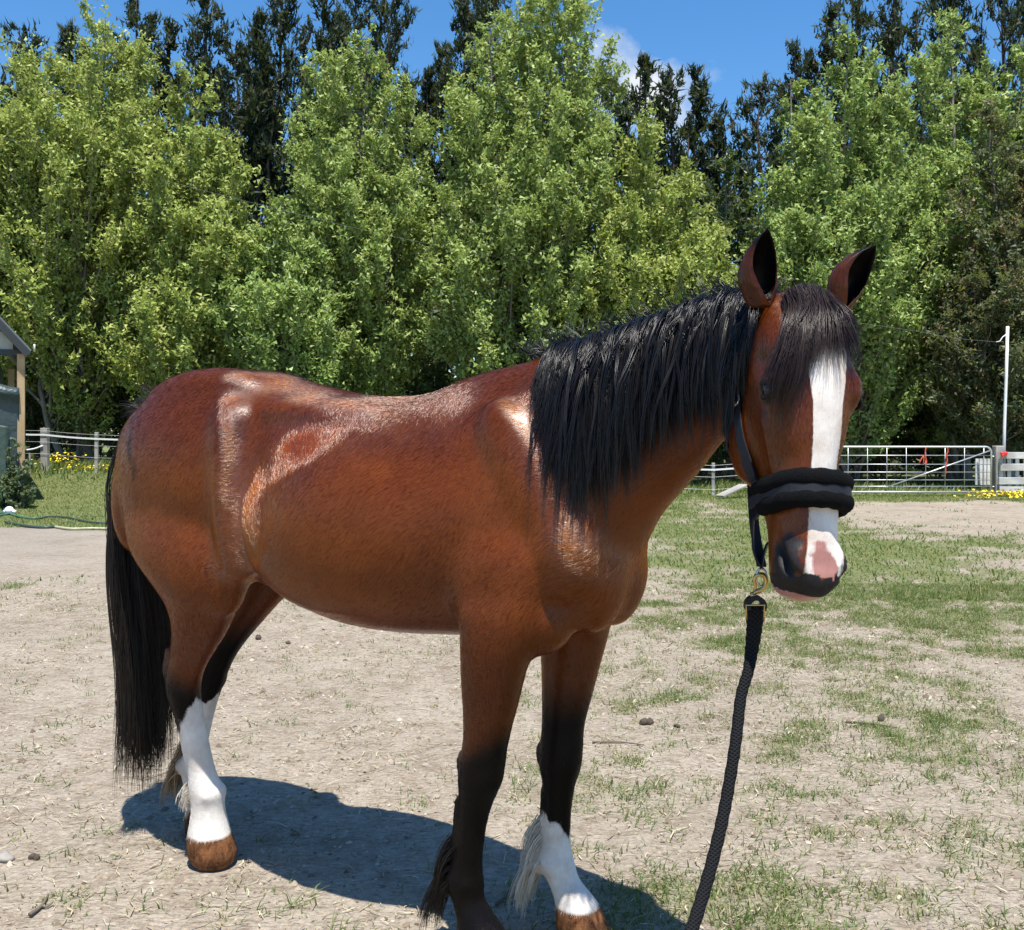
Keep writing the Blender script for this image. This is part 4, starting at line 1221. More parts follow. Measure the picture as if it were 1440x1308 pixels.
def horse_coat():
    t = NT('horse_coat')
    m = t.attr('mask'); sep = t.node('SeparateColor'); t.link(m.outputs['Color'], sep.inputs[0])
    m2 = t.attr('mask2'); sep2 = t.node('SeparateColor'); t.link(m2.outputs['Color'], sep2.inputs[0])
    flow = t.attr('flow').outputs['Vector']
    hair = t.noise(1.0, 3, 0.65, t.mapping(flow, (70, 430, 430), (0.1, 0.3, 0.15)), 0.3)
    hair2 = t.noise(1.0, 2, 0.6, t.mapping(flow, (22, 120, 120), (0, 0.45, -0.1)), 0.5)
    big = t.noise(3.2, 4, 0.55, flow)
    mid = t.noise(11, 4, 0.6, flow)
    c = t.ramp(t.math('ADD', t.math('MULTIPLY', big, .7), t.math('MULTIPLY', sep2.outputs['Red'], .45)),
               [(.24, (.020, .0024, .0004)), (.50, (.062, .0102, .0006)), (.80, (.152, .035, .0022))])
    c = t.mix(t.rng(mid, .3, .7, 0, .45), c, (.045, .006, .0008))
    c = t.mix(t.rng(hair, .38, .66, .0, .42), c, (.200, .054, .004))
    c = t.mix(t.rng(hair2, .5, .75, .0, .30), c, (.055, .012, .004))
    edge = t.math('ADD', t.math('MULTIPLY', t.math('SUBTRACT', hair, .5), .30), t.math('MULTIPLY', t.math('SUBTRACT', mid, .5), .30))
    def field(ch, soft):
        return t.rng(t.math('ADD', ch, edge), .5 - soft, .5 + soft)
    c = t.mix(field(sep.outputs['Red'], .22), c, t.mix(hair, (.003, .0025, .0025), (.008, .006, .0055)))
    wh = t.mix(t.rng(mid, .35, .7), (.74, .70, .65), (.50, .42, .35))
    c = t.mix(field(sep.outputs['Green'], .06), c, wh)
    c = t.mix(field(sep2.outputs['Green'], .15), c, t.mix(t.rng(t.noise(1.0, 6, .7, t.mapping(t.coords(), (34, 34, 22)), .8), .34, .66), (.030, .013, .007), (.22, .095, .040)))   # horn
    c = t.mix(field(sep.outputs['Blue'], .10), c, t.mix(mid, (.42, .21, .18), (.30, .13, .11)))
    c = t.mix(field(sep2.outputs['Blue'], .12), c, t.mix(mid, (.006, .0055, .006), (.022, .019, .019)))                    # bare dark skin
    dull = t.math('MAXIMUM', sep.outputs['Green'], t.math('MAXIMUM', sep2.outputs['Green'], sep2.outputs['Blue']))
    rough = t.rng(dull, .35, .65, .33, .62)
    rough = t.math('ADD', rough, t.math('MULTIPLY', t.math('SUBTRACT', hair2, .5), .14))
    t.set(Base_Color=c, Roughness=rough)
    gl = t.attr('highlight_gloss').outputs['Fac']  # shinier coat only in the placed highlight streaks
    t.link(t.math('MULTIPLY', t.rng(sep.outputs['Red'], .3, .8, 1.0, .35), t.rng(gl, 0, .6, .24, .65)), t.b.inputs['Specular IOR Level'])
    t.b.inputs['Anisotropic'].default_value = 0.6
    t.b.inputs['Anisotropic Rotation'].default_value = 0.25
    t.link(t.attr('lay').outputs['Vector'], t.b.inputs['Tangent'])
    h = t.math('ADD', t.math('MULTIPLY', hair, 1.0), t.math('MULTIPLY', hair2, 1.3))
    rings_ = t.noise(1.0, 3, .6, t.mapping(t.coords(), (5, 5, 140)))
    h = t.math('ADD', h, t.math('MULTIPLY', t.math('MULTIPLY', rings_, 3.0), sep2.outputs['Green']))
    t.bump(h, 0.0013, 0.5)
    t.link(t.math('MULTIPLY', t.math('MULTIPLY', t.rng(sep.outputs['Red'], .3, .7, 1.0, .1), t.rng(gl, 0, .6, .10, .35)), t.rng(dull, .3, .6, 1, 0)), t.b.inputs['Coat Weight'])
    t.b.inputs['Coat Roughness'].default_value = 0.22
    return t.m

def make_ear(base, tip, opening, width, twist=0.0):
    """a closed cupped shell; opening = direction the hollow faces"""
    base, tip = np.array(base), np.array(tip)
    ax = unit(tip - base); ln = np.linalg.norm(tip - base)
    o = unit(np.array(opening) - ax * np.dot(opening, ax)); sd = np.cross(ax, o)
    nv, nk = 22, 15
    v, inner = [], []
    for i in range(nv):
        q = i / (nv - 1)
        wd = width * float(np.interp(q, [0, .12, .3, .5, .7, .85, .95, 1], [.68, .82, 1.0, .98, .78, .5, .22, .03]))
        span = float(np.interp(q, [0, .2, .5, 1], [1.62, 1.42, 1.15, .9])) * PI / 2 * 1.25
        lean = 0.018 * math.sin(q * PI) - 0.012 * q
        c = base + ax * ln * q - o * lean + sd * twist * q * q
        dep = 0.85
        for r_, sgn in ((1.0, 1), (1.0, -1)):
            ks = np.linspace(-span, span, nk)
            if sgn < 0: ks = ks[::-1]
            th = 0 if sgn > 0 else min(.0055, wd * .35)
            for a in ks:
                rr = wd - th * (1.0 if abs(a) < span * .93 else .35)
                v.append(c - o * math.cos(a) * rr * dep + sd * math.sin(a) * rr)
                inner.append(1.0 if sgn < 0 else 0.0)
    n = nk * 2
    f = []
    for i in range(nv - 1):
        for k in range(n):
            k2 = (k + 1) % n
            f.append((i * n + k, i * n + k2, (i + 1) * n + k2, (i + 1) * n + k))
    f.append(tuple(range(n))[::-1]); f.append(tuple(range((nv - 1) * n, nv * n)))
    q = np.repeat(np.linspace(0, 1, nv), n)
    return np.array(v), f, np.array(inner), q

BLZ_T = np.array([.05, .09, .13, .18, .25, .33, .40, .47, .52, .56, .60, .66]) 
BLZ_H = np.array([-.03, .030, .050, .043, .034, .032, .034, .038, .042, .048, .052, .05])
BLZ_C = np.array([.01, .01, .008, .006, .008, .010, .010, .012, .014, .012, .010, .01])

def build_horse():
    co, faces, lap = build_body()
    # nostril hollows, mouth line, eye sockets pressed in along the head axes
    t, u, s = WHc(co)
    for sg in (-1, 1):
        ua = -.040 + .9 * (t - .560)                       # comma-shaped opening slanting forward and down
        d2 = ((t - .560) / .030) ** 2 + ((u - ua * .6 + .018) / .013) ** 2 + ((s - sg * .056) / .026) ** 2
        co = co - (np.exp(-d2) * .034)[:, None] * (HS * sg * .8 + HN * .55)
        d3 = ((t - .535) / .030) ** 2 + ((u + .075) / .012) ** 2 + ((s - sg * .056) / .03) ** 2
        co = co - (np.exp(-d3) * .006)[:, None] * (HS * sg)
        e2 = ((t - .216) / .018) ** 2 + ((u + .044) / .020) ** 2 + ((s - sg * .100) / .030) ** 2
        co = co - (np.exp(-e2) * .010)[:, None] * (HS * sg)
        tf = ((t - .15) / .028) ** 2 + ((u + .075) / .03) ** 2 + ((s - sg * .09) / .03) ** 2      # hollow above the eye
        co = co - (np.exp(-tf) * .008)[:, None] * (HS * sg)
    t, u, s = WHc(co)
    mouth = np.exp(-((t - (.612 + .30 * (u + .075))) / .0065) ** 2) * ((u < -.035) & (u > -.115) & (t > .54))
    co = co - (mouth * .007)[:, None] * unit(co - HW(.60, -.07, 0))
    co = co + lap(co) * 0.25
    t, u, s = WHc(co)
    for sg in (-1, 1):                                    # rim of the nostril, crease of the mouth corner, cheek hollow
        ring = np.sqrt(((t - .560) / .036) ** 2 + ((u - (-.040 * .6 - .018 + .54 * (t - .560))) / .020) ** 2)
        rim = np.exp(-((ring - 1.15) / .28) ** 2) * (np.abs(s - sg * .056) < .035) * (s * sg > 0) * (t > .5)
        co = co + (rim * .0045)[:, None] * (HS * sg * .8 + HN * .5)
        hol = np.exp(-((t - .40) / .09) ** 2 - ((u + .125) / .028) ** 2) * (s * sg > .03) * (u > -.28)
        co = co - (hol * .006)[:, None] * (HS * sg)
        crest = np.exp(-((u + .075 - .02 * (t - .33)) / .010) ** 2) * sstep(.24, .29, t) * sstep(.43, .36, t) * (s * sg > .03)
        co = co + (crest * .006)[:, None] * (HS * sg)
    t, u, s = WHc(co)
    L = WLc(co); x, y, z = L.T
    dark = np.zeros(len(co)); white = np.zeros(len(co)); pink = np.zeros(len(co)); horn = np.zeros(len(co)); skin = np.zeros(len(co))
    near = y < 0.0
    front = x > 0.1
    leg = z < .86
    nf, ff, nh, fh = front & near & leg, front & ~near & leg, ~front & near & leg, ~front & ~near & leg
    ramp = lambda a, b, q: np.clip((q - a) / (b - a), 0, 1)
    dark[nf] = ramp(.66, .50, z[nf] - .10 * (x[nf] - .56) / .06 * .3)
    dark[ff] = ramp(.80, .52, z[ff])
    dark[nh] = ramp(.72, .52, z[nh] + .5 * (x[nh] + .59))
    dark[fh] = ramp(.86, .60, z[fh])
    jg = (fbm(x * 26, y * 26, z * 7, 3, 17) - .5) * .16
    z = z + jg
    white[ff] = ramp(.36, .27, z[ff] + .25 * (x[ff] - .64))
    white[nh] = ramp(.565, .455, z[nh] - .9 * np.clip(x[nh] + .56, -.04, .05))
    white[fh] = ramp(.52, .44, z[fh])
    z = L[:, 2]
    pz = {'nf': .075, 'ff': .082, 'nh': .105, 'fh': .09}
    for k, ms in (('ff', ff), ('nh', nh), ('fh', fh)):
        horn[ms] = ramp(pz[k] + .016, pz[k] - .016, z[ms])
    skin[nf] = ramp(.085, .06, z[nf]) * .9
    # head markings
    hm = (t > 0) & (t < .7) & (u > -.22) & (np.abs(s) < .15)
    bw = np.interp(t, BLZ_T, BLZ_H); bc = np.interp(t, BLZ_T, BLZ_C)
    bl = np.clip(.5 + (bw - np.abs(s - bc)) / .022, 0, 1) * (u > -.085) * hm
    white = np.maximum(white, bl)
    wl_ = np.clip(.5 + (.592 - t) / .015, 0, 1)                                     # white ends above the lip
    white = np.where(hm & (t > .5), np.minimum(white, wl_), white)
    nr = lambda ct, cu, cs, a, b, c_: np.exp(-(((t - ct) / a) ** 2 + ((u - cu) / b) ** 2 + ((s - cs) / c_) ** 2))
    skin = np.maximum(skin, hm * np.clip(1.25 * nr(.560, -.046, -.060, .048, .045, .038), 0, 1))
    skin = np.maximum(skin, hm * np.clip(1.4 * nr(.575, -.035, .062, .050, .05, .026), 0, 1))
    hn_ = (fbm(t * 38, u * 38, s * 38, 3, 61) - .5)
    ml = .616 + .30 * (u + .075)                                # the line between the lips
    skin = np.maximum(skin, hm * np.clip(.5 + (t - .590 + .030 * hn_) / .012, 0, 1) * (t < ml + .002))
    pk_ = 1.3 * nr(.566, -.010, .006, .034, .05, .027) + 1.5 * hn_
    pink = np.maximum(pink, hm * np.clip(pk_, 0, 1) * (nr(.566, -.010, .006, .055, .08, .042) > .3))
    pink = np.maximum(pink, hm * np.clip(.5 + (t - ml) / .006, 0, 1) * (t > .585) * (.78 + .8 * hn_))
    skin = np.clip(skin + hm * .7 * hn_ * (t > .5) * (skin > .08), 0, 1)
    skin = np.where(pink > .62, np.minimum(skin, .3), skin)
    skin = np.maximum(skin, hm * np.clip(1.2 * np.exp(-((t - .222) / .026) ** 2 - ((u + .054) / .028) ** 2), 0, 1) * (np.abs(s) > .07) * .8)   # eye rims
    tone = fbm(x * 1.6 + 3, z * 2.2, y * 1.5, 3, 5) * .5 + .55 * (sstep(.70, 1.0, z) - sstep(1.18, 1.55, z))
    # the dark rubbed streaks on the quarter
    stk = np.exp(-((x + .70 + .25 * (z - 1.35)) / .022) ** 2 - ((z - 1.36) / .085) ** 2) * near * 1.0
    stk += .8 * np.exp(-((x + .655) / .02) ** 2 - ((z - 1.29) / .05) ** 2) * near
    stk += .55 * np.exp(-((x + .40) / .05) ** 2 - ((z - 1.47) / .04) ** 2) * near
    dark = np.maximum(dark, np.clip(stk * .62, 0, .62) * (y < -.12))
    dark = np.maximum(dark, hm * .0)
    # ears: right one upright, left one tipped out
    n0 = len(co)
    flow = L.copy()
    flow[hm | ((t > 0) & (u > -.28) & (np.abs(s) < .16))] = 0
    hsel = (t > 0) & (u > -.28) & (np.abs(s) < .16) & (t < .7)
    flow[hsel] = np.stack((t[hsel], u[hsel], s[hsel]), -1)
    allv, allf = [co], list(faces)
    eb = [(P(1070, 432, 2.19), P(1071, 322, 2.16), np.array((.42, -.90, .05)), .044, .006),
          (P(1178, 432, 2.22), P(1226, 344, 2.20), np.array((.45, -.85, -.25)), .042, .0)]
    for b, tp, op, wdt, tw in eb:
        v, f, inn, q = make_ear(b, tp, op, wdt, tw)
        off = sum(len(a) for a in allv)
        allv.append(v); allf += [tuple(i + off for i in g) for g in f]
        dark = np.concatenate((dark, np.clip(.40 + inn * .4 + .5 * sstep(.6, 1, q), 0, 1)))
        z0 = np.zeros(len(v))
        white = np.concatenate((white, z0)); pink = np.concatenate((pink, z0)); horn = np.concatenate((horn, z0)); skin = np.concatenate((skin, z0))
        tone = np.concatenate((tone, z0 + .25)); flow = np.concatenate((flow, v[:, [2, 0, 1]]))
    co = np.concatenate(allv)
    for sg in (-1, 1):                                        # eyelids
        for up_, rr in ((1, .0075), (-1, .0052)):
            th = np.linspace(-.12, PI + .12, 16)
            lp = [HW(.216 - up_ * math.sin(a) * (.0165 if up_ > 0 else .0175), -.044 + math.cos(a) * .0245, sg * (.0995 + .0095 * math.sin(a) - .004 * abs(math.cos(a)))) for a in th]
            mb = MB().tube(lp, rr * (.55 + .45 * np.sin(np.clip(th, 0, PI))), 8)
            v = np.array(mb.v); off = sum(len(a) for a in allv)
            allv.append(v); allf += [tuple(i + off for i in g) for g in mb.f]
            z0 = np.zeros(len(v))
            dark = np.concatenate((dark, z0 + .35)); white = np.concatenate((white, z0)); pink = np.concatenate((pink, z0)); horn = np.concatenate((horn, z0))
            skin = np.concatenate((skin, z0 + .75)); tone = np.concatenate((tone, z0 + .25)); flow = np.concatenate((flow, v[:, [2, 0, 1]]))
    co = np.concatenate(allv)
    root = empty('horse', tuple(HO), label='bay horse with a white blaze and white socks standing in a dry paddock', cat='horse')
    me = mesh_from('body', co, allf)
    one = np.ones(len(co))
    attr(me, 'mask', np.stack((dark, white, pink, one), -1), 'FLOAT_COLOR')
    attr(me, 'mask2', np.stack((tone, horn, skin, one), -1), 'FLOAT_COLOR')
    attr(me, 'flow', flow, 'FLOAT_VECTOR')
    Lc = WLc(co)
    # lie of the coat: back and down over the barrel, bent along placed highlight streaks at flank, hip, back and shoulder
    sheen_bands = [((-.19, 1.10), (-.15, 1.18), (-.10, 1.27), (-.03, 1.33), (.04, 1.38), (.16, 1.44), (.30, 1.475), (.42, 1.49)),
             ((-.33, 1.51), (-.29, 1.46), (-.265, 1.40), (-.255, 1.28), (-.25, 1.16), (-.27, 1.06), (-.30, 1.0)),
             ((-.36, 1.573), (-.30, 1.565), (-.22, 1.55), (-.08, 1.515), (.06, 1.49), (.2, 1.48)),
             ((.69, 1.50), (.72, 1.43), (.76, 1.34), (.81, 1.24), (.84, 1.15), (.88, 1.09), (.93, 1.07))]
    bd = np.zeros(len(co))
    for bp_, wd_ in zip(sheen_bands, (.098, .036, .026, .046)):
        dd = np.full(len(co), 9.0)
        for qx, qz in interp_rings(bp_, 40):
            dd = np.minimum(dd, (Lc[:, 0] - qx) ** 2 + (Lc[:, 2] - qz) ** 2)
        bd = np.maximum(bd, np.exp(-dd / wd_ ** 2) * {.098: 1.35, .036: .85, .026: .6, .046: 1.0}[wd_])
    bd = np.clip(bd * (.30 + 1.0 * fbm(Lc[:, 0] * 9, Lc[:, 2] * 9, Lc[:, 1] * 7, 4, 88)), 0, 1)
    vn = np.zeros(len(co) * 3, np.float32); me.vertex_normals.foreach_get('vector', vn); vn = vn.reshape(-1, 3).astype(float)
    hv = unit(np.array(SUN)[None] + unit(np.array((0, 0, CAM_H)) - co))  # halfway between sun and camera, so hair in the streaks catches the sun
    sheen_lay = unit(np.cross(vn, hv)); sheen_lay = sheen_lay * np.where(np.sum(sheen_lay * (-UP - HF * .9), 1, keepdims=True) > 0, 1.0, -1.0)
    near_ = np.where(Lc[:, 1:2] < .03, 1.0, 0.0)
    bw_ = bd[:, None] * near_
    lay = (-UP - HF * .9) * (1 - bw_) + sheen_lay * bw_ * 1.3
    lay = np.where((Lc[:, 2:3] < .86), -UP - HF * .1, lay)
    th, uh, sh_ = WHc(co)
    lay = np.where(((th > 0) & (uh > -.28) & (np.abs(sh_) < .16))[:, None], HA * .8 - HN * .5, lay)
    isear = (np.arange(len(co)) >= n0) & (co[:, 2] > 1.6)
    lay = np.where(isear[:, None], UP, lay)
    lay = unit(lay)
    attr(me, 'lay', lay, 'FLOAT_VECTOR')
    attr(me, 'highlight_gloss', bd)  # extra shine put where the highlights should sit
    body_fur(root, me, co, allf, lay, bd, dark, white, pink, horn, skin, tone, flow)
    body = link('body', me, horse_coat(), root)
    # eyes
    em = NT('horse_eye'); em.set(Base_Color=(.012, .007, .004), Roughness=.06); em = em.m
    for sg in (-1, 1):
        eye = Solid(); eye.ball(HW(.216, -.044, sg * .0915), [HA * .021, HN * .024, HS * .020])
        link('eye', mesh_from('eye', np.concatenate(eye.v), eye.f), em, root)
    return root, body, co, allf

def hair_mat(name, a, b, rough=.30, spec=.5):
    t = NT(name)
    hi = t.node('HairInfo')
    c = t.mix(hi.outputs['Random'], a, b)
    t.set(Base_Color=c, Roughness=rough)
    t.b.inputs['Specular IOR Level'].default_value = spec
    return t.m

def fur_mat():
    t = NT('coat_hair')
    c = t.attr('tint').outputs['Color']
    hb = t.node('BsdfHairPrincipled')
    hb.parametrization = 'COLOR'
    t.link(c, hb.inputs['Color'])
    hb.inputs['Roughness'].default_value = .17
    hb.inputs['Radial Roughness'].default_value = .5
    t.link(t.rng(t.attr('highlight_gloss').outputs['Fac'], 0, .6, .0, .7), hb.inputs['Coat'])  # shinier hairs build up the placed highlights
    t.link(t.rng(t.attr('highlight_gloss').outputs['Fac'], 0, .5, 1.24, 1.55), hb.inputs['IOR'])
    t.set(Base_Color=c, Roughness=.45)
    t.b.inputs['Specular IOR Level'].default_value = .2
    mx = t.node('MixShader')
    t.link(t.attr('tint').outputs['Alpha'], mx.inputs[0])
    t.link(hb.outputs[0], mx.inputs[1]); t.link(t.b.outputs[0], mx.inputs[2])
    t.link(mx.outputs[0], t.out.inputs['Surface'])
    return t.m

def body_fur(root, me, co, faces, lay, bd, dark, white, pink, horn, skin, tone, flow, n=290000):
    """the short lying hair of the coat"""
    q = np.array([f for f in faces if len(f) == 4], np.int64)
    a, b, c, d = (co[q[:, i]] for i in range(4))
    nrm = np.cross(c - a, d - b); area = np.linalg.norm(nrm, axis=1); nrm = unit(nrm)
    bare = horn[q[:, 0]] > .5
    dens = area * np.where(bare, 0, 1.0) * (.65 + 3.0 * bd[q[:, 0]]) * np.where((skin[q[:, 0]] > .5) | (pink[q[:, 0]] > .5), .12, 1.0)  # hair set thicker in the highlight streaks
    pick = rng.choice(len(q), n, p=dens / dens.sum())
    u, v = rng.random((n, 1)), rng.random((n, 1))
    w = [(1 - u) * (1 - v), u * (1 - v), u * v, (1 - u) * v]
    qi = q[pick]
    def at(x):
        x = x[:, None] if x.ndim == 1 else x
        return sum(x[qi[:, i]] * w[i] for i in range(4))
    p = at(co); nn = nrm[pick]; ly = at(lay)
    fl = at(flow)
    swirl = fbm(fl[:, 0] * 5, fl[:, 1] * 5, fl[:, 2] * 5, 2, 91) - .5
    ly = ly + np.cross(nn, ly) * (swirl * .9 + rng.normal(0, .12, n))[:, None]
    tn = unit(ly - nn * np.sum(ly * nn, 1, keepdims=True))
    dk, wh, pk, tn_, sk = (at(x)[:, 0] for x in (dark, white, pink, tone, skin))
    nz = fbm(fl[:, 0] * 11, fl[:, 1] * 11, fl[:, 2] * 11, 3, 92) - .5
    big = fbm(fl[:, 0] * 3, fl[:, 1] * 3, fl[:, 2] * 3, 3, 93)
    k = np.clip(.55 * big + .45 * tn_ + .35 * nz + rng.normal(0, .07, n), 0, 1)
    ramp = lambda s_: np.stack([np.interp(k, [.2, .45, .7, .9], s_[i]) for i in range(3)], -1)
    col = ramp(((.011, .040, .115, .20), (.0014, .0056, .0225, .045), (.0004, .0007, .0020, .004)))
    jit = nz * .5 + rng.normal(0, .09, n)
    def blend(col, f, soft, tgt):
        m = np.clip((f + jit - .5 + soft) / (2 * soft), 0, 1)[:, None]
        return col * (1 - m) + np.asarray(tgt) * m
    col = blend(col, dk, .22, (.0042, .0038, .0038))
    dirt = np.clip((fbm(fl[:, 0] * 14, fl[:, 1] * 14, fl[:, 2] * 9, 3, 95) - .5) * 3 + .25, 0, 1)[:, None]
    col = blend(col, wh, .06, np.array((.80, .77, .72)) * (1 - dirt) + np.array((.58, .48, .38)) * dirt)
    col = blend(col, pk, .10, (.62, .42, .36))
    col = blend(col, sk, .12, (.03, .028, .03))
    col = np.clip(col * rng.uniform(.85, 1.12, (n, 1)), 0, .95)
    Lp = WLc(p)
    ln = rng.uniform(.010, .019, n) * np.where(Lp[:, 2] < .7, .75, 1.0)
    th_, uh_, _ = WHc(p)
    ln = np.where((th_ > 0) & (uh_ > -.28), ln * .55, ln)
    lift = rng.uniform(.04, .13, n)[:, None]
    s = np.linspace(0, 1, 4)
    st = p[:, None] + tn[:, None] * (ln[:, None] * s)[..., None] + nn[:, None] * ((ln[:, None] * (s - .45 * s ** 2)) * lift)[..., None]
    o = hair_object('coat_hair', st, rng.uniform(.00011, .00021, n), fur_mat(), root, .2)
    a_ = o.data.attributes.new('tint', 'FLOAT_COLOR', 'CURVE')
    g_ = o.data.attributes.new('highlight_gloss', 'FLOAT', 'CURVE')
    g_.data.foreach_set('value', at(bd)[:, 0].astype(np.float32))
    a_ = o.data.attributes['tint']
    a_.data.foreach_set('color', np.concatenate((col, np.clip((dk - .35) * 4, 0, 1)[:, None]), 1).astype(np.float32).ravel())

def hair_object(name, strands, rad, mat, parent=None, taper=0.25):
    """strands: (n, k, 3) world points; rad: root radius scalar or (n,)"""
    st = np.asarray(strands, np.float32)
    n, k, _ = st.shape
    hc = bpy.data.hair_curves.new(name)
    hc.add_curves([k] * n)
    hc.position_data.foreach_set('vector', st.ravel())
    rr = np.broadcast_to(np.asarray(rad, np.float32), (n,))[:, None] * np.interp(np.linspace(0, 1, k), [0, .55, 1], [1, .9, taper])[None]
    a = hc.attributes.get('radius') or hc.attributes.new('radius', 'FLOAT', 'POINT')
    a.data.foreach_set('value', rr.astype(np.float32).ravel())
    hc.materials.append(mat)
    o = bpy.data.objects.new(name, hc)
    COL.objects.link(o)
    if parent is not None:
        o.parent = parent
        o.matrix_parent_inverse = Matrix.Translation(parent.location).inverted()
    return o

def drape(roots, dirs, lengths, k, bvh, clear, grav=1.0, stiff=.75, side=None, jit=0.0):
    """hair strands that leave the skin along dirs, fall under gravity and lie on the surface"""
    n = len(roots)
    out = np.zeros((n, k, 3))
    p = np.array(roots, float); d = unit(np.array(dirs, float))
    out[:, 0] = p
    step = (np.asarray(lengths) / (k - 1))[:, None]
    g = np.array((0, 0, -1.0))
    clear = np.broadcast_to(np.asarray(clear, float), (n,))
    for i in range(1, k):
        d = unit(d * stiff + g * grav * (1 - stiff) + (0 if jit == 0 else rng.normal(0, jit, (n, 3))))
        q = p + d * step
        for j in range(n):
            h = bvh.find_nearest(q[j])
            if h[0] is None: continue
            nrm = np.array(h[1]); hp = np.array(h[0])
            dist = np.dot(q[j] - hp, nrm)
            c = clear[j] * min(1.0, i / 3)
            if dist < c and np.linalg.norm(q[j] - hp) < .12:
                q[j] = q[j] + nrm * (c - dist)
        d = unit(q - p)
        q = p + d * step
        out[:, i] = q
        p = q
    return out

def clump(st, per, spread, tipspread):
    """each guide becomes a lock of hairs gathered round it"""
    n, k, _ = st.shape
    w = np.linspace(0, 1, k)
    base = np.repeat(st, per, 0)
    r0 = rng.normal(0, 1, (n * per, 1, 3)) * spread
    prof = (1 - w) * 1.0 + w * tipspread
    fr = rng.normal(0, 1, (n * per, 1, 3)) * spread * .5
    wav = np.sin(w[None, :, None] * rng.uniform(3, 7, (n * per, 1, 1)) + rng.uniform(0, 6, (n * per, 1, 1)))
    res = base + r0 * prof[None, :, None] + fr * wav * w[None, :, None]
    # uneven lengths
    L = rng.uniform(.72, 1.0, n * per)
    idx = np.linspace(0, 1, k)[None] * L[:, None] * (k - 1)
    i0 = np.clip(idx.astype(int), 0, k - 2); f = (idx - i0)[..., None]
    ar = np.arange(n * per)[:, None]
    return res[ar, i0] * (1 - f) + res[ar, i0 + 1] * f

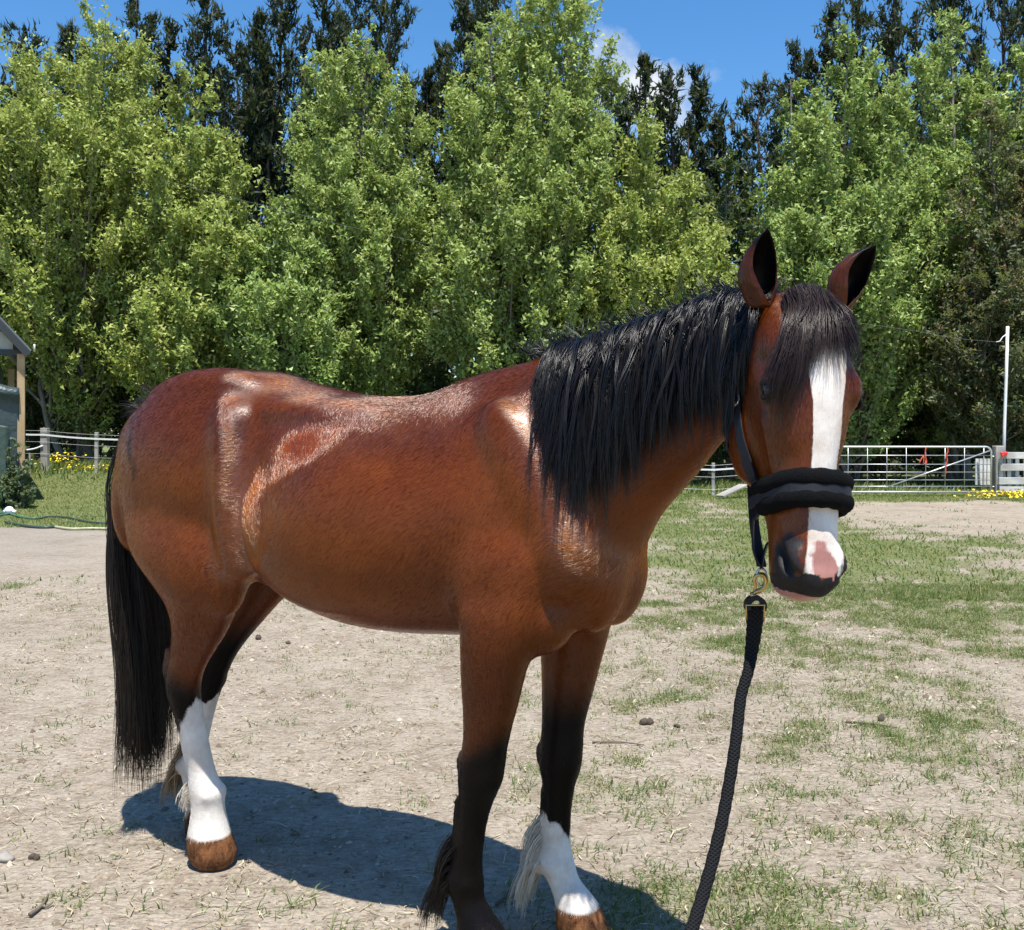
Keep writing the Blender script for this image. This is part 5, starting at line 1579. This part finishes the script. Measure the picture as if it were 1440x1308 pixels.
def horse_hair(root, co, faces):
    bvh = BVHTree.FromPolygons([tuple(p) for p in co], faces)
    black = hair_mat('black_hair', (.002, .0018, .0018), (.008, .006, .0055), .33, .36)
    brownish = hair_mat('forelock_hair', (.004, .003, .003), (.030, .014, .010), .36, .38)
    tailm = hair_mat('tail_hair', (.003, .0025, .0025), (.020, .013, .009), .42, .35)
    # mane: falls on the right-hand side of the neck
    keys = interp_rings([(r[0], r[8], r[1]) for r in TORSO[14:24]], 400)
    n = 820
    q = np.sort(rng.uniform(.285, .95, n))
    pos = np.stack([np.interp(q, np.linspace(0, 1, 400), keys[:, i]) for i in range(3)], -1)
    pos[:, 1] += rng.normal(0, .012, n)
    rt = LW(pos) - UP * .012
    dirs = -HL * 1.0 + UP * rng.uniform(.25, .9, n)[:, None] + rng.normal(0, .10, (n, 3)) + HF * np.interp(q, [.28, .45, .6], [.55, .25, .05])[:, None]
    ln = np.interp(q, [.28, .31, .38, .45, .6, .8, 1], [.20, .30, .45, .47, .42, .35, .28]) * rng.uniform(.66, 1.08, n) * (.78 + .44 * vnoise(q * 34, q * 0, None, 77))
    st = drape(rt, dirs, ln, 11, bvh, rng.uniform(.006, .026, n), 1.0, .60, jit=.045)
    mane = clump(st, 17, .0062, .55)
    # stray hairs that stand up or hang over the far side
    m = 110
    qs = rng.uniform(.12, .95, m)
    ps = np.stack([np.interp(qs, np.linspace(0, 1, 400), keys[:, i]) for i in range(3)], -1)
    sd = UP * 1.0 + HL * rng.normal(0, .35, m)[:, None] - HF * rng.uniform(.2, 1.2, m)[:, None] * 0.7
    s2 = drape(LW(ps) - UP * .008, sd, rng.uniform(.04, .12, m), 11, bvh, .003, 1.0, .90, jit=.06)
    s2 = clump(s2, 4, .004, 1.6)
    # longer separate locks at the lower edge
    m3 = 70
    q3 = np.sort(rng.uniform(.33, .93, m3))
    p3 = np.stack([np.interp(q3, np.linspace(0, 1, 400), keys[:, i]) for i in range(3)], -1)
    d3 = -HL + UP * rng.uniform(.2, .6, m3)[:, None] + rng.normal(0, .16, (m3, 3)) + HF * np.interp(q3, [.28, .45, .6], [.4, .2, .0])[:, None]
    l3 = np.interp(q3, [.33, .38, .45, .6, .8, 1], [.40, .52, .56, .50, .42, .34]) * rng.uniform(.9, 1.15, m3)
    s3 = clump(drape(LW(p3) - UP * .012, d3, l3, 11, bvh, rng.uniform(.02, .034, m3), 1.0, .66, jit=.09), 7, .0040, .35)
    hair_object('mane', np.concatenate((mane, s2, s3)), .0010, black, root)
    # bridle-path lock beside the ears
    n = 80
    bp = HW(rng.uniform(.03, .07, n), rng.uniform(-.19, -.13, n), rng.uniform(-.06, -.01, n))
    for i in range(n):
        h = bvh.find_nearest(bp[i]); bp[i] = np.array(h[0])
    lk = drape(bp, -HS * .6 - HN * .35 - UP * .6 + rng.normal(0, .10, (n, 3)), rng.uniform(.12, .27, n), 11, bvh, rng.uniform(.005, .02, n), 1.0, .62, jit=.04)
    hair_object('mane', clump(lk, 14, .005, .6), .0010, black, root)
    # forelock: swept to the horse's right, wisps over the blaze, short on the left
    n = 250
    s0 = rng.uniform(-.055, .054, n)
    t0 = rng.uniform(-.015, .03, n)
    st_ = np.interp(s0, [-.055, -.02, .01, .04, .058], [-.135, -.085, -.02, .055, .10]) + rng.normal(0, .016, n)
    tt_ = np.interp(s0, [-.055, -.03, -.005, .02, .058], [.31, .27, .19, .155, .11]) * rng.uniform(.62, 1.15, n)
    wisp = rng.random(n) < .09
    tt_[wisp] += .05
    k = 12
    fs = np.zeros((n, k, 3))
    cl = rng.uniform(.006, .026, n)
    for j in range(k):
        q = j / (k - 1)
        tj = t0 + (tt_ - t0) * q ** 1.1
        sj = s0 + (st_ - s0) * q ** .85
        pj = HW(tj, np.full(n, -.02 if j else -.06) + .03 * math.sin(q * PI), sj)
        for i in range(n):
            hp, nm, _, _ = bvh.find_nearest(Vector(pj[i]))
            fs[i, j] = np.array(hp) + np.array(nm) * (cl[i] * (.35 + .9 * math.sin(min(1, q * 1.6) * PI * .62)))
    for _ in range(2): fs[:, 1:-1] = fs[:, 1:-1] * .5 + (fs[:, :-2] + fs[:, 2:]) * .25
    hair_object('forelock', clump(fs, 10, .0045, 1.0), .00065, brownish, root, .12)
    # tail
    n = 420
    d0 = rng.uniform(0, 1, n)
    base = LW(np.stack((-.925 - .02 * d0, rng.normal(0, .022, n), 1.475 - .16 * d0), -1))
    td = -HF * 1.0 + UP * rng.uniform(-.4, .35, n)[:, None] + HL * rng.normal(.0, .28, n)[:, None]
    cx = np.clip(rng.normal(0, .9, n), -1.7, 1.7); cy = np.clip(rng.normal(0, .9, n), -1.6, 1.2)
    k = 16
    w = np.linspace(0, 1, k)
    tl = np.zeros((n, k, 3))
    endz = rng.uniform(.13, .30, n); endz[rng.random(n) < .3] += rng.uniform(.05, .5)
    for i in range(k):
        a = w[i]
        out = .045 * math.sin(min(1, a * 3.2) * PI / 2) - .06 * sstep(.2, .9, a)
        wid = .034 + .040 * math.sin(min(1, a * 1.5) * PI / 2)
        c = base - HF * (out + .022 * cy[:, None] * (.3 + a)) + HL * (wid * .72 * np.clip(cx, -1.9, 1.9)[:, None]) + HL * (-.015 * a)
        c = c + 0.012 * np.sin(a * 9 + cx * 3)[:, None] * HL
        zz = base[:, 2] + .02 * math.sin(min(1, a * 8) * PI) * 1 - (base[:, 2] - endz) * a ** 1.08
        tl[:, i] = c; tl[:, i, 2] = zz
    tl[:, 0] = base
    hair_object('tail', clump(tl, 16, .0065, .9), .0011, tailm, root)
    # short dock hairs
    n = 260
    dp = np.stack((rng.uniform(-.955, -.85, n), rng.normal(0, .02, n), np.full(n, 1.52)), -1)
    dp = LW(dp)
    for i in range(n):
        dp[i] = np.array(bvh.find_nearest(dp[i])[0])
    ds = drape(dp, -HF * .8 + UP * .5 + rng.normal(0, .25, (n, 3)), rng.uniform(.04, .12, n), 8, bvh, .004, 1.0, .86)
    hair_object('tail', clump(ds, 8, .005, 1.2), .0008, tailm, root)
    # feathers behind the fetlocks
    wht = hair_mat('white_feather', (.72, .66, .56), (.50, .42, .32), .5, .4)
    tan = hair_mat('tan_feather', (.48, .36, .22), (.16, .10, .06), .5, .4)
    def feather(c, length, mat, n=90, back=1.0, spread=.03, zr=.08, per=7, side=0):
        c = np.array(c)
        p = np.stack((c[0] + rng.normal(0, .012, n), c[1] + rng.normal(0, spread, n), c[2] + rng.uniform(-zr * .4, zr, n)), -1)
        p = LW(p)
        for i in range(n):
            p[i] = np.array(bvh.find_nearest(p[i])[0])
        s_ = drape(p, -HF * back + HL * (rng.normal(side, .35, n))[:, None] - UP * .5, rng.uniform(.6, 1.1, n) * length, 9, bvh, .004, 1.0, .72, jit=.05)
        s_[..., 2] = np.maximum(s_[..., 2], .006)
        hair_object('feather', clump(s_, per, .004, .7), .0008, mat, root)
    feather((.44, -.13, .20), .17, black, 120, zr=.12)
    feather((.575, .12, .19), .17, wht, 120, zr=.12)
    feather((-.585, -.10, .225), .055, wht, 40, zr=.05)
    feather((-.88, .10, .24), .16, tan, 140, zr=.12)
#==HORSE_END==
# ------------------------------------------------------------------ halter and lead rope
def build_halter(co, faces):
    bvh = BVHTree.FromPolygons([tuple(p) for p in co], faces)
    def skin(p, off):
        h = bvh.find_nearest(Vector(p))
        return np.array(h[0]) + np.array(h[1]) * off, np.array(h[1])
    def on_skin(keys, n, off, tol=None):
        pts, nr = [], []
        for p in catmull([HW(*k) for k in keys], n):
            a, b = skin(p, off); pts.append(a); nr.append(b)
        pts = np.array(pts)
        for _ in range(3):
            pts[1:-1] = pts[1:-1] * .5 + (pts[:-2] + pts[2:]) * .25
        return pts, np.array(nr)
    nyl = plain('halter_webbing', (.010, .011, .016), .55, var=.3, scale=300, spec=.3, bump=.001, bscale=500)
    flc = NT('fleece')
    f1 = flc.noise(260, 3, .7)
    flc.set(Base_Color=flc.mix(f1, (.0025, .0025, .003), (.008, .008, .0085)), Roughness=.95); flc.b.inputs['Specular IOR Level'].default_value = .08
    flc.bump(f1, .004); flc = flc.m
    steel = plain('nickel', (.62, .61, .58), .25, 1.0, .1)
    brass = plain('brass', (.52, .36, .13), .32, 1.0, .15)
    base = HW(.30, -.12, 0)
    hal = empty('halter', tuple(base), label='black webbing halter with a fleece padded noseband on the head of the horse', cat='halter')
    tt = .418
    row = np.array([np.interp(tt / KH, [r[0] for r in HEAD], [r[k] for r in HEAD]) for k in range(5)])
    def ring_pts(t, a0, a1, n, off):
        row = np.array([np.interp(t / KH, [r[0] for r in HEAD], [r[k] for r in HEAD]) for k in range(5)])
        th = np.linspace(a0, a1, n)
        fu, bu, w = row[1] * KH, row[2] * KH, row[3] * KH
        c, s_ = np.cos(th), np.sin(th)
        cen = (fu + bu) / 2
        u = cen + np.sign(c) * np.abs(c) ** .9 * (fu - cen)
        pts = HW(np.full(n, t) + .012 * (1 - c), u, w * np.sign(s_) * np.abs(s_) ** .9)
        o = [skin(p, off) for p in pts]
        q = np.array([a for a, _ in o])
        for _ in range(2): q[1:-1] = q[1:-1] * .5 + (q[:-2] + q[2:]) * .25
        return q, np.array([b for _, b in o])
    A0, A1 = R(-103), R(110)
    for dt, rr in ((-.021, .0205), (.019, .0195)):
        pts, nr = ring_pts(tt + dt, A0, A1, 46, .013)
        k = len(pts)
        rad = rr * np.interp(np.linspace(0, 1, k), [0, .03, .1, .9, .97, 1], [.45, .85, 1, 1, .85, .45]) * (1 + .05 * np.sin(np.arange(k) * 1.3))
        mb = MB().tube(pts, rad, 14)
        mb.build('noseband_pad', flc, hal, True)
    pts, nr = ring_pts(tt, A0 - .12, A1 + .12, 50, .026)
    MB().strap(pts, np.broadcast_to(HA, pts.shape), .024, .004).build('noseband_strap', nyl, hal)
    for sg in (-1, 1):
        rc, rn = skin(HW(tt + .015, -.150, sg * .065), .006)
        up = unit(HA * .92 + HN * .35); up = unit(up - rn * np.dot(up, rn)); fw = np.cross(rn, up)
        lp = [rc + up * a * .021 + fw * b * .016 for a, b in ((-1, -.7), (-1, .7), (-.7, 1), (.7, 1), (1, .7), (1, -.7), (.7, -1), (-.7, -1))]
        MB().tube(lp, .0028, 8, True).build('square_ring', steel, hal, True)
        top, _ = skin(HW(.215, -.215, sg * .075), .006)
        # cheekpiece
        pts, nr = on_skin([(tt - .005, -.150, sg * .07), (.33, -.166, sg * .08), (.26, -.180, sg * .09), (.205, -.196, sg * .09)], 18, .007)
        MB().strap(pts, np.cross(np.gradient(pts, axis=0), nr), .024, .004).build('cheek_strap', nyl, hal)
        MB().strap(pts[2:6] + nr[2:6] * .003, np.cross(np.gradient(pts, axis=0), nr)[2:6], .027, .004).build('strap_keeper', nyl, hal)
        # buckle at the top of the cheekpiece
        rc2, rn2 = pts[-1] + nr[-1] * .004, nr[-1]
        up = unit(pts[-1] - pts[-3]); fw = np.cross(rn2, up)
        lp = [rc2 + up * a * .018 + fw * b * .016 for a, b in ((-1, -.8), (-1, .8), (-.8, 1), (.8, 1), (1, .8), (1, -.8), (.8, -1), (-.8, -1))]
        bk = MB().tube(lp, .0026, 8, True).build('buckle', steel, hal, True)
        link('buckle_tongue', mesh_from('t', *(lambda m_: (m_.v, m_.f))(MB().tube([rc2 - up * .018, rc2 + rn2 * .004, rc2 + up * .016], .0018, 6))), steel, bk, False).matrix_parent_inverse = Matrix.Identity(4)
        # throat strap: behind the jowl and under the jaw
        pts, nr = on_skin([(.205, -.202, sg * .09), (.25, -.240, sg * .08), (.31, -.272, sg * .065), (.355, -.285, sg * .035), (.365, -.285, 0)], 18, .006)
        MB().strap(pts, np.cross(np.gradient(pts, axis=0), nr), .022, .004).build('throat_strap', nyl, hal)
    # crownpiece over the poll behind the ears
    pts, nr = on_skin([(.205, -.198, -.09), (.12, -.205, -.095), (.03, -.205, -.075), (-.02, -.19, 0), (.03, -.205, .075), (.12, -.205, .095), (.205, -.198, .09)], 40, .007)
    MB().strap(pts, np.cross(np.gradient(pts, axis=0), nr), .024, .004).build('crown_strap', nyl, hal)
    # chin strap hanging off the jaw under the weight of the lead
    lowp = P(1071, 800, 2.19)
    r0, _ = skin(HW(tt + .035, -.152, -.065), .008)
    l0, _ = skin(HW(tt + .035, -.152, .065), .008)
    right = catmull([r0, r0 * .75 + P(1059, 735, 2.19) * .25 + np.array((-.004, 0, -.01)), P(1059, 735, 2.195), P(1060, 775, 2.195), lowp], 22)
    MB().strap(right, np.broadcast_to(unit(HS * .5 - HN * .7), right.shape), .017, .004).build('chin_strap', nyl, hal)
    left = catmull([lowp, lowp + np.array((.02, .03, .05)), (lowp + l0) / 2 + np.array((0, .02, 0)), l0], 18)
    MB().strap(left, np.broadcast_to(unit(HS * .5 - HN * .7), left.shape), .017, .004).build('chin_strap', nyl, hal)
    th = np.linspace(0, 2 * PI, 20, endpoint=False)
    cr = P(1071, 812, 2.19)
    MB().tube(np.stack((cr[0] + .0115 * np.cos(th), np.full(20, cr[1]), cr[2] + .019 * np.sin(th)), -1), .0026, 8, True).build('chin_ring', steel, hal, True)
    # joining strap between throat and chin under the jaw
    j0, _ = skin(HW(.365, -.285, -.02), .006)
    jn = catmull([j0, (j0 + lowp) / 2 + np.array((-.002, .01, -.012)), lowp + np.array((.002, .008, .004))], 14)
    MB().strap(jn, np.broadcast_to(HS, jn.shape), .022, .004).build('jaw_strap', nyl, hal)

    # lead rope
    lead = empty('lead_rope', tuple(P(1062, 850, 2.19)), label='black braided lead rope with a brass snap hanging from the halter', cat='lead rope')
    hk = MB()
    sc = lambda px, py, dd=0.0: P(px, py, 2.19 + dd)
    hook = catmull([sc(1057, 838), sc(1062, 833), sc(1071, 829), sc(1077, 821), sc(1077, 813), sc(1072, 808), sc(1064, 809), sc(1061, 815), sc(1062, 822), sc(1062, 829)], 40)
    hk.tube(hook, np.interp(np.linspace(0, 1, 40), [0, .2, .4, .8, 1], [.004, .0055, .006, .004, .0032]), 10)
    hk.build('snap_hook', brass, lead, True)
    MB().tube([sc(1059, 843), sc(1059, 838), sc(1057, 833)], [.0045, .006, .0045], 10).build('swivel', brass, lead, True)
    th = np.linspace(-.15 * PI, 1.15 * PI, 14)
    c0 = sc(1062, 852)
    loop = np.stack((c0[0] + .0175 * np.cos(th), np.full(14, c0[1]), c0[2] + .018 * np.sin(th)), -1)
    MB().strap(loop, (0, 1, 0), .026, .010).build('webbing_loop', nyl, lead)
    kp = [sc(1050, 872, -.016), sc(1049, 851, -.018), sc(1075, 851, -.018), sc(1074, 874, -.016), sc(1074, 874, .016), sc(1075, 851, .018), sc(1049, 851, .018), sc(1050, 872, .016)]
    MB().tube(kp[:4], .0022, 6).tube(kp[4:], .0022, 6).tube([kp[1], kp[6]], .0022, 6).tube([kp[2], kp[5]], .0022, 6).build('end_clamp', brass, lead, True)
    cen = catmull([sc(1062, 852), sc(1061, 880), sc(1057, 915), P(1052, 945, 2.17), P(1042, 980, 2.15), P(1035, 1040, 2.11), P(1024, 1110, 2.07), P(1012, 1170, 2.03), P(994, 1240, 1.98), P(973, 1308, 1.92),
                   P(950, 1380, 1.86), np.array((.235, 1.74, .12)), np.array((.20, 1.66, .02)), np.array((.14, 1.52, .014)), np.array((.10, 1.3, .014)), np.array((.16, 1.05, .014))], 150)
    wd = np.interp(np.linspace(0, 1, 150), [0, .03, .08, .16, .2, 1], [.030, .036, .033, .026, .0235, .027])
    v, f = [], []
    tan = unit(np.gradient(cen, axis=0))
    n = 12
    for i in range(150):
        sd_ = unit(np.cross(tan[i], (.25, 1.0, .1))); q = np.cross(sd_, tan[i])
        wv = 1 + .05 * math.sin(i * 1.7)
        for k in range(n):
            a = 2 * PI * k / n
            v.append(cen[i] + sd_ * math.cos(a) * wd[i] / 2 * wv + q * math.sin(a) * .0075)
    for i in range(149):
        for k in range(n):
            f.append((i * n + k, i * n + (k + 1) % n, (i + 1) * n + (k + 1) % n, (i + 1) * n + k))
    f.append(tuple(range(n))[::-1]); f.append(tuple(range(149 * n, 150 * n)))
    rp = NT('braided_rope')
    rp.l.new
    wv1 = rp.node('TexWave'); wv1.inputs['Scale'].default_value = 60; wv1.inputs['Distortion'].default_value = 0.4
    wv1.bands_direction = 'DIAGONAL'
    rp.link(rp.coords(), wv1.inputs['Vector'])
    wv2 = rp.node('TexWave'); wv2.inputs['Scale'].default_value = 60; wv2.bands_direction = 'DIAGONAL'
    rp.link(rp.mapping(rp.coords(), (-1, 1, 1)), wv2.inputs['Vector'])
    hh = rp.math('MAXIMUM', wv1.outputs['Fac'], wv2.outputs['Fac'])
    rp.set(Base_Color=rp.mix(hh, (.003, .003, .0035), (.012, .0125, .014)), Roughness=.7)
    rp.b.inputs['Specular IOR Level'].default_value = .12
    rp.bump(hh, .002)
    link('rope', mesh_from('rope', v, f), rp.m, lead)
#==HALTER_END==

# ------------------------------------------------------------------ build
build_ground()
build_trees()
build_fences()
build_shelter()
build_hoses()
HR, HB, hco, hfaces = build_horse()
build_halter(hco, hfaces)
build_ground_cover()
build_flowers()
build_litter()
horse_hair(HR, hco, hfaces)
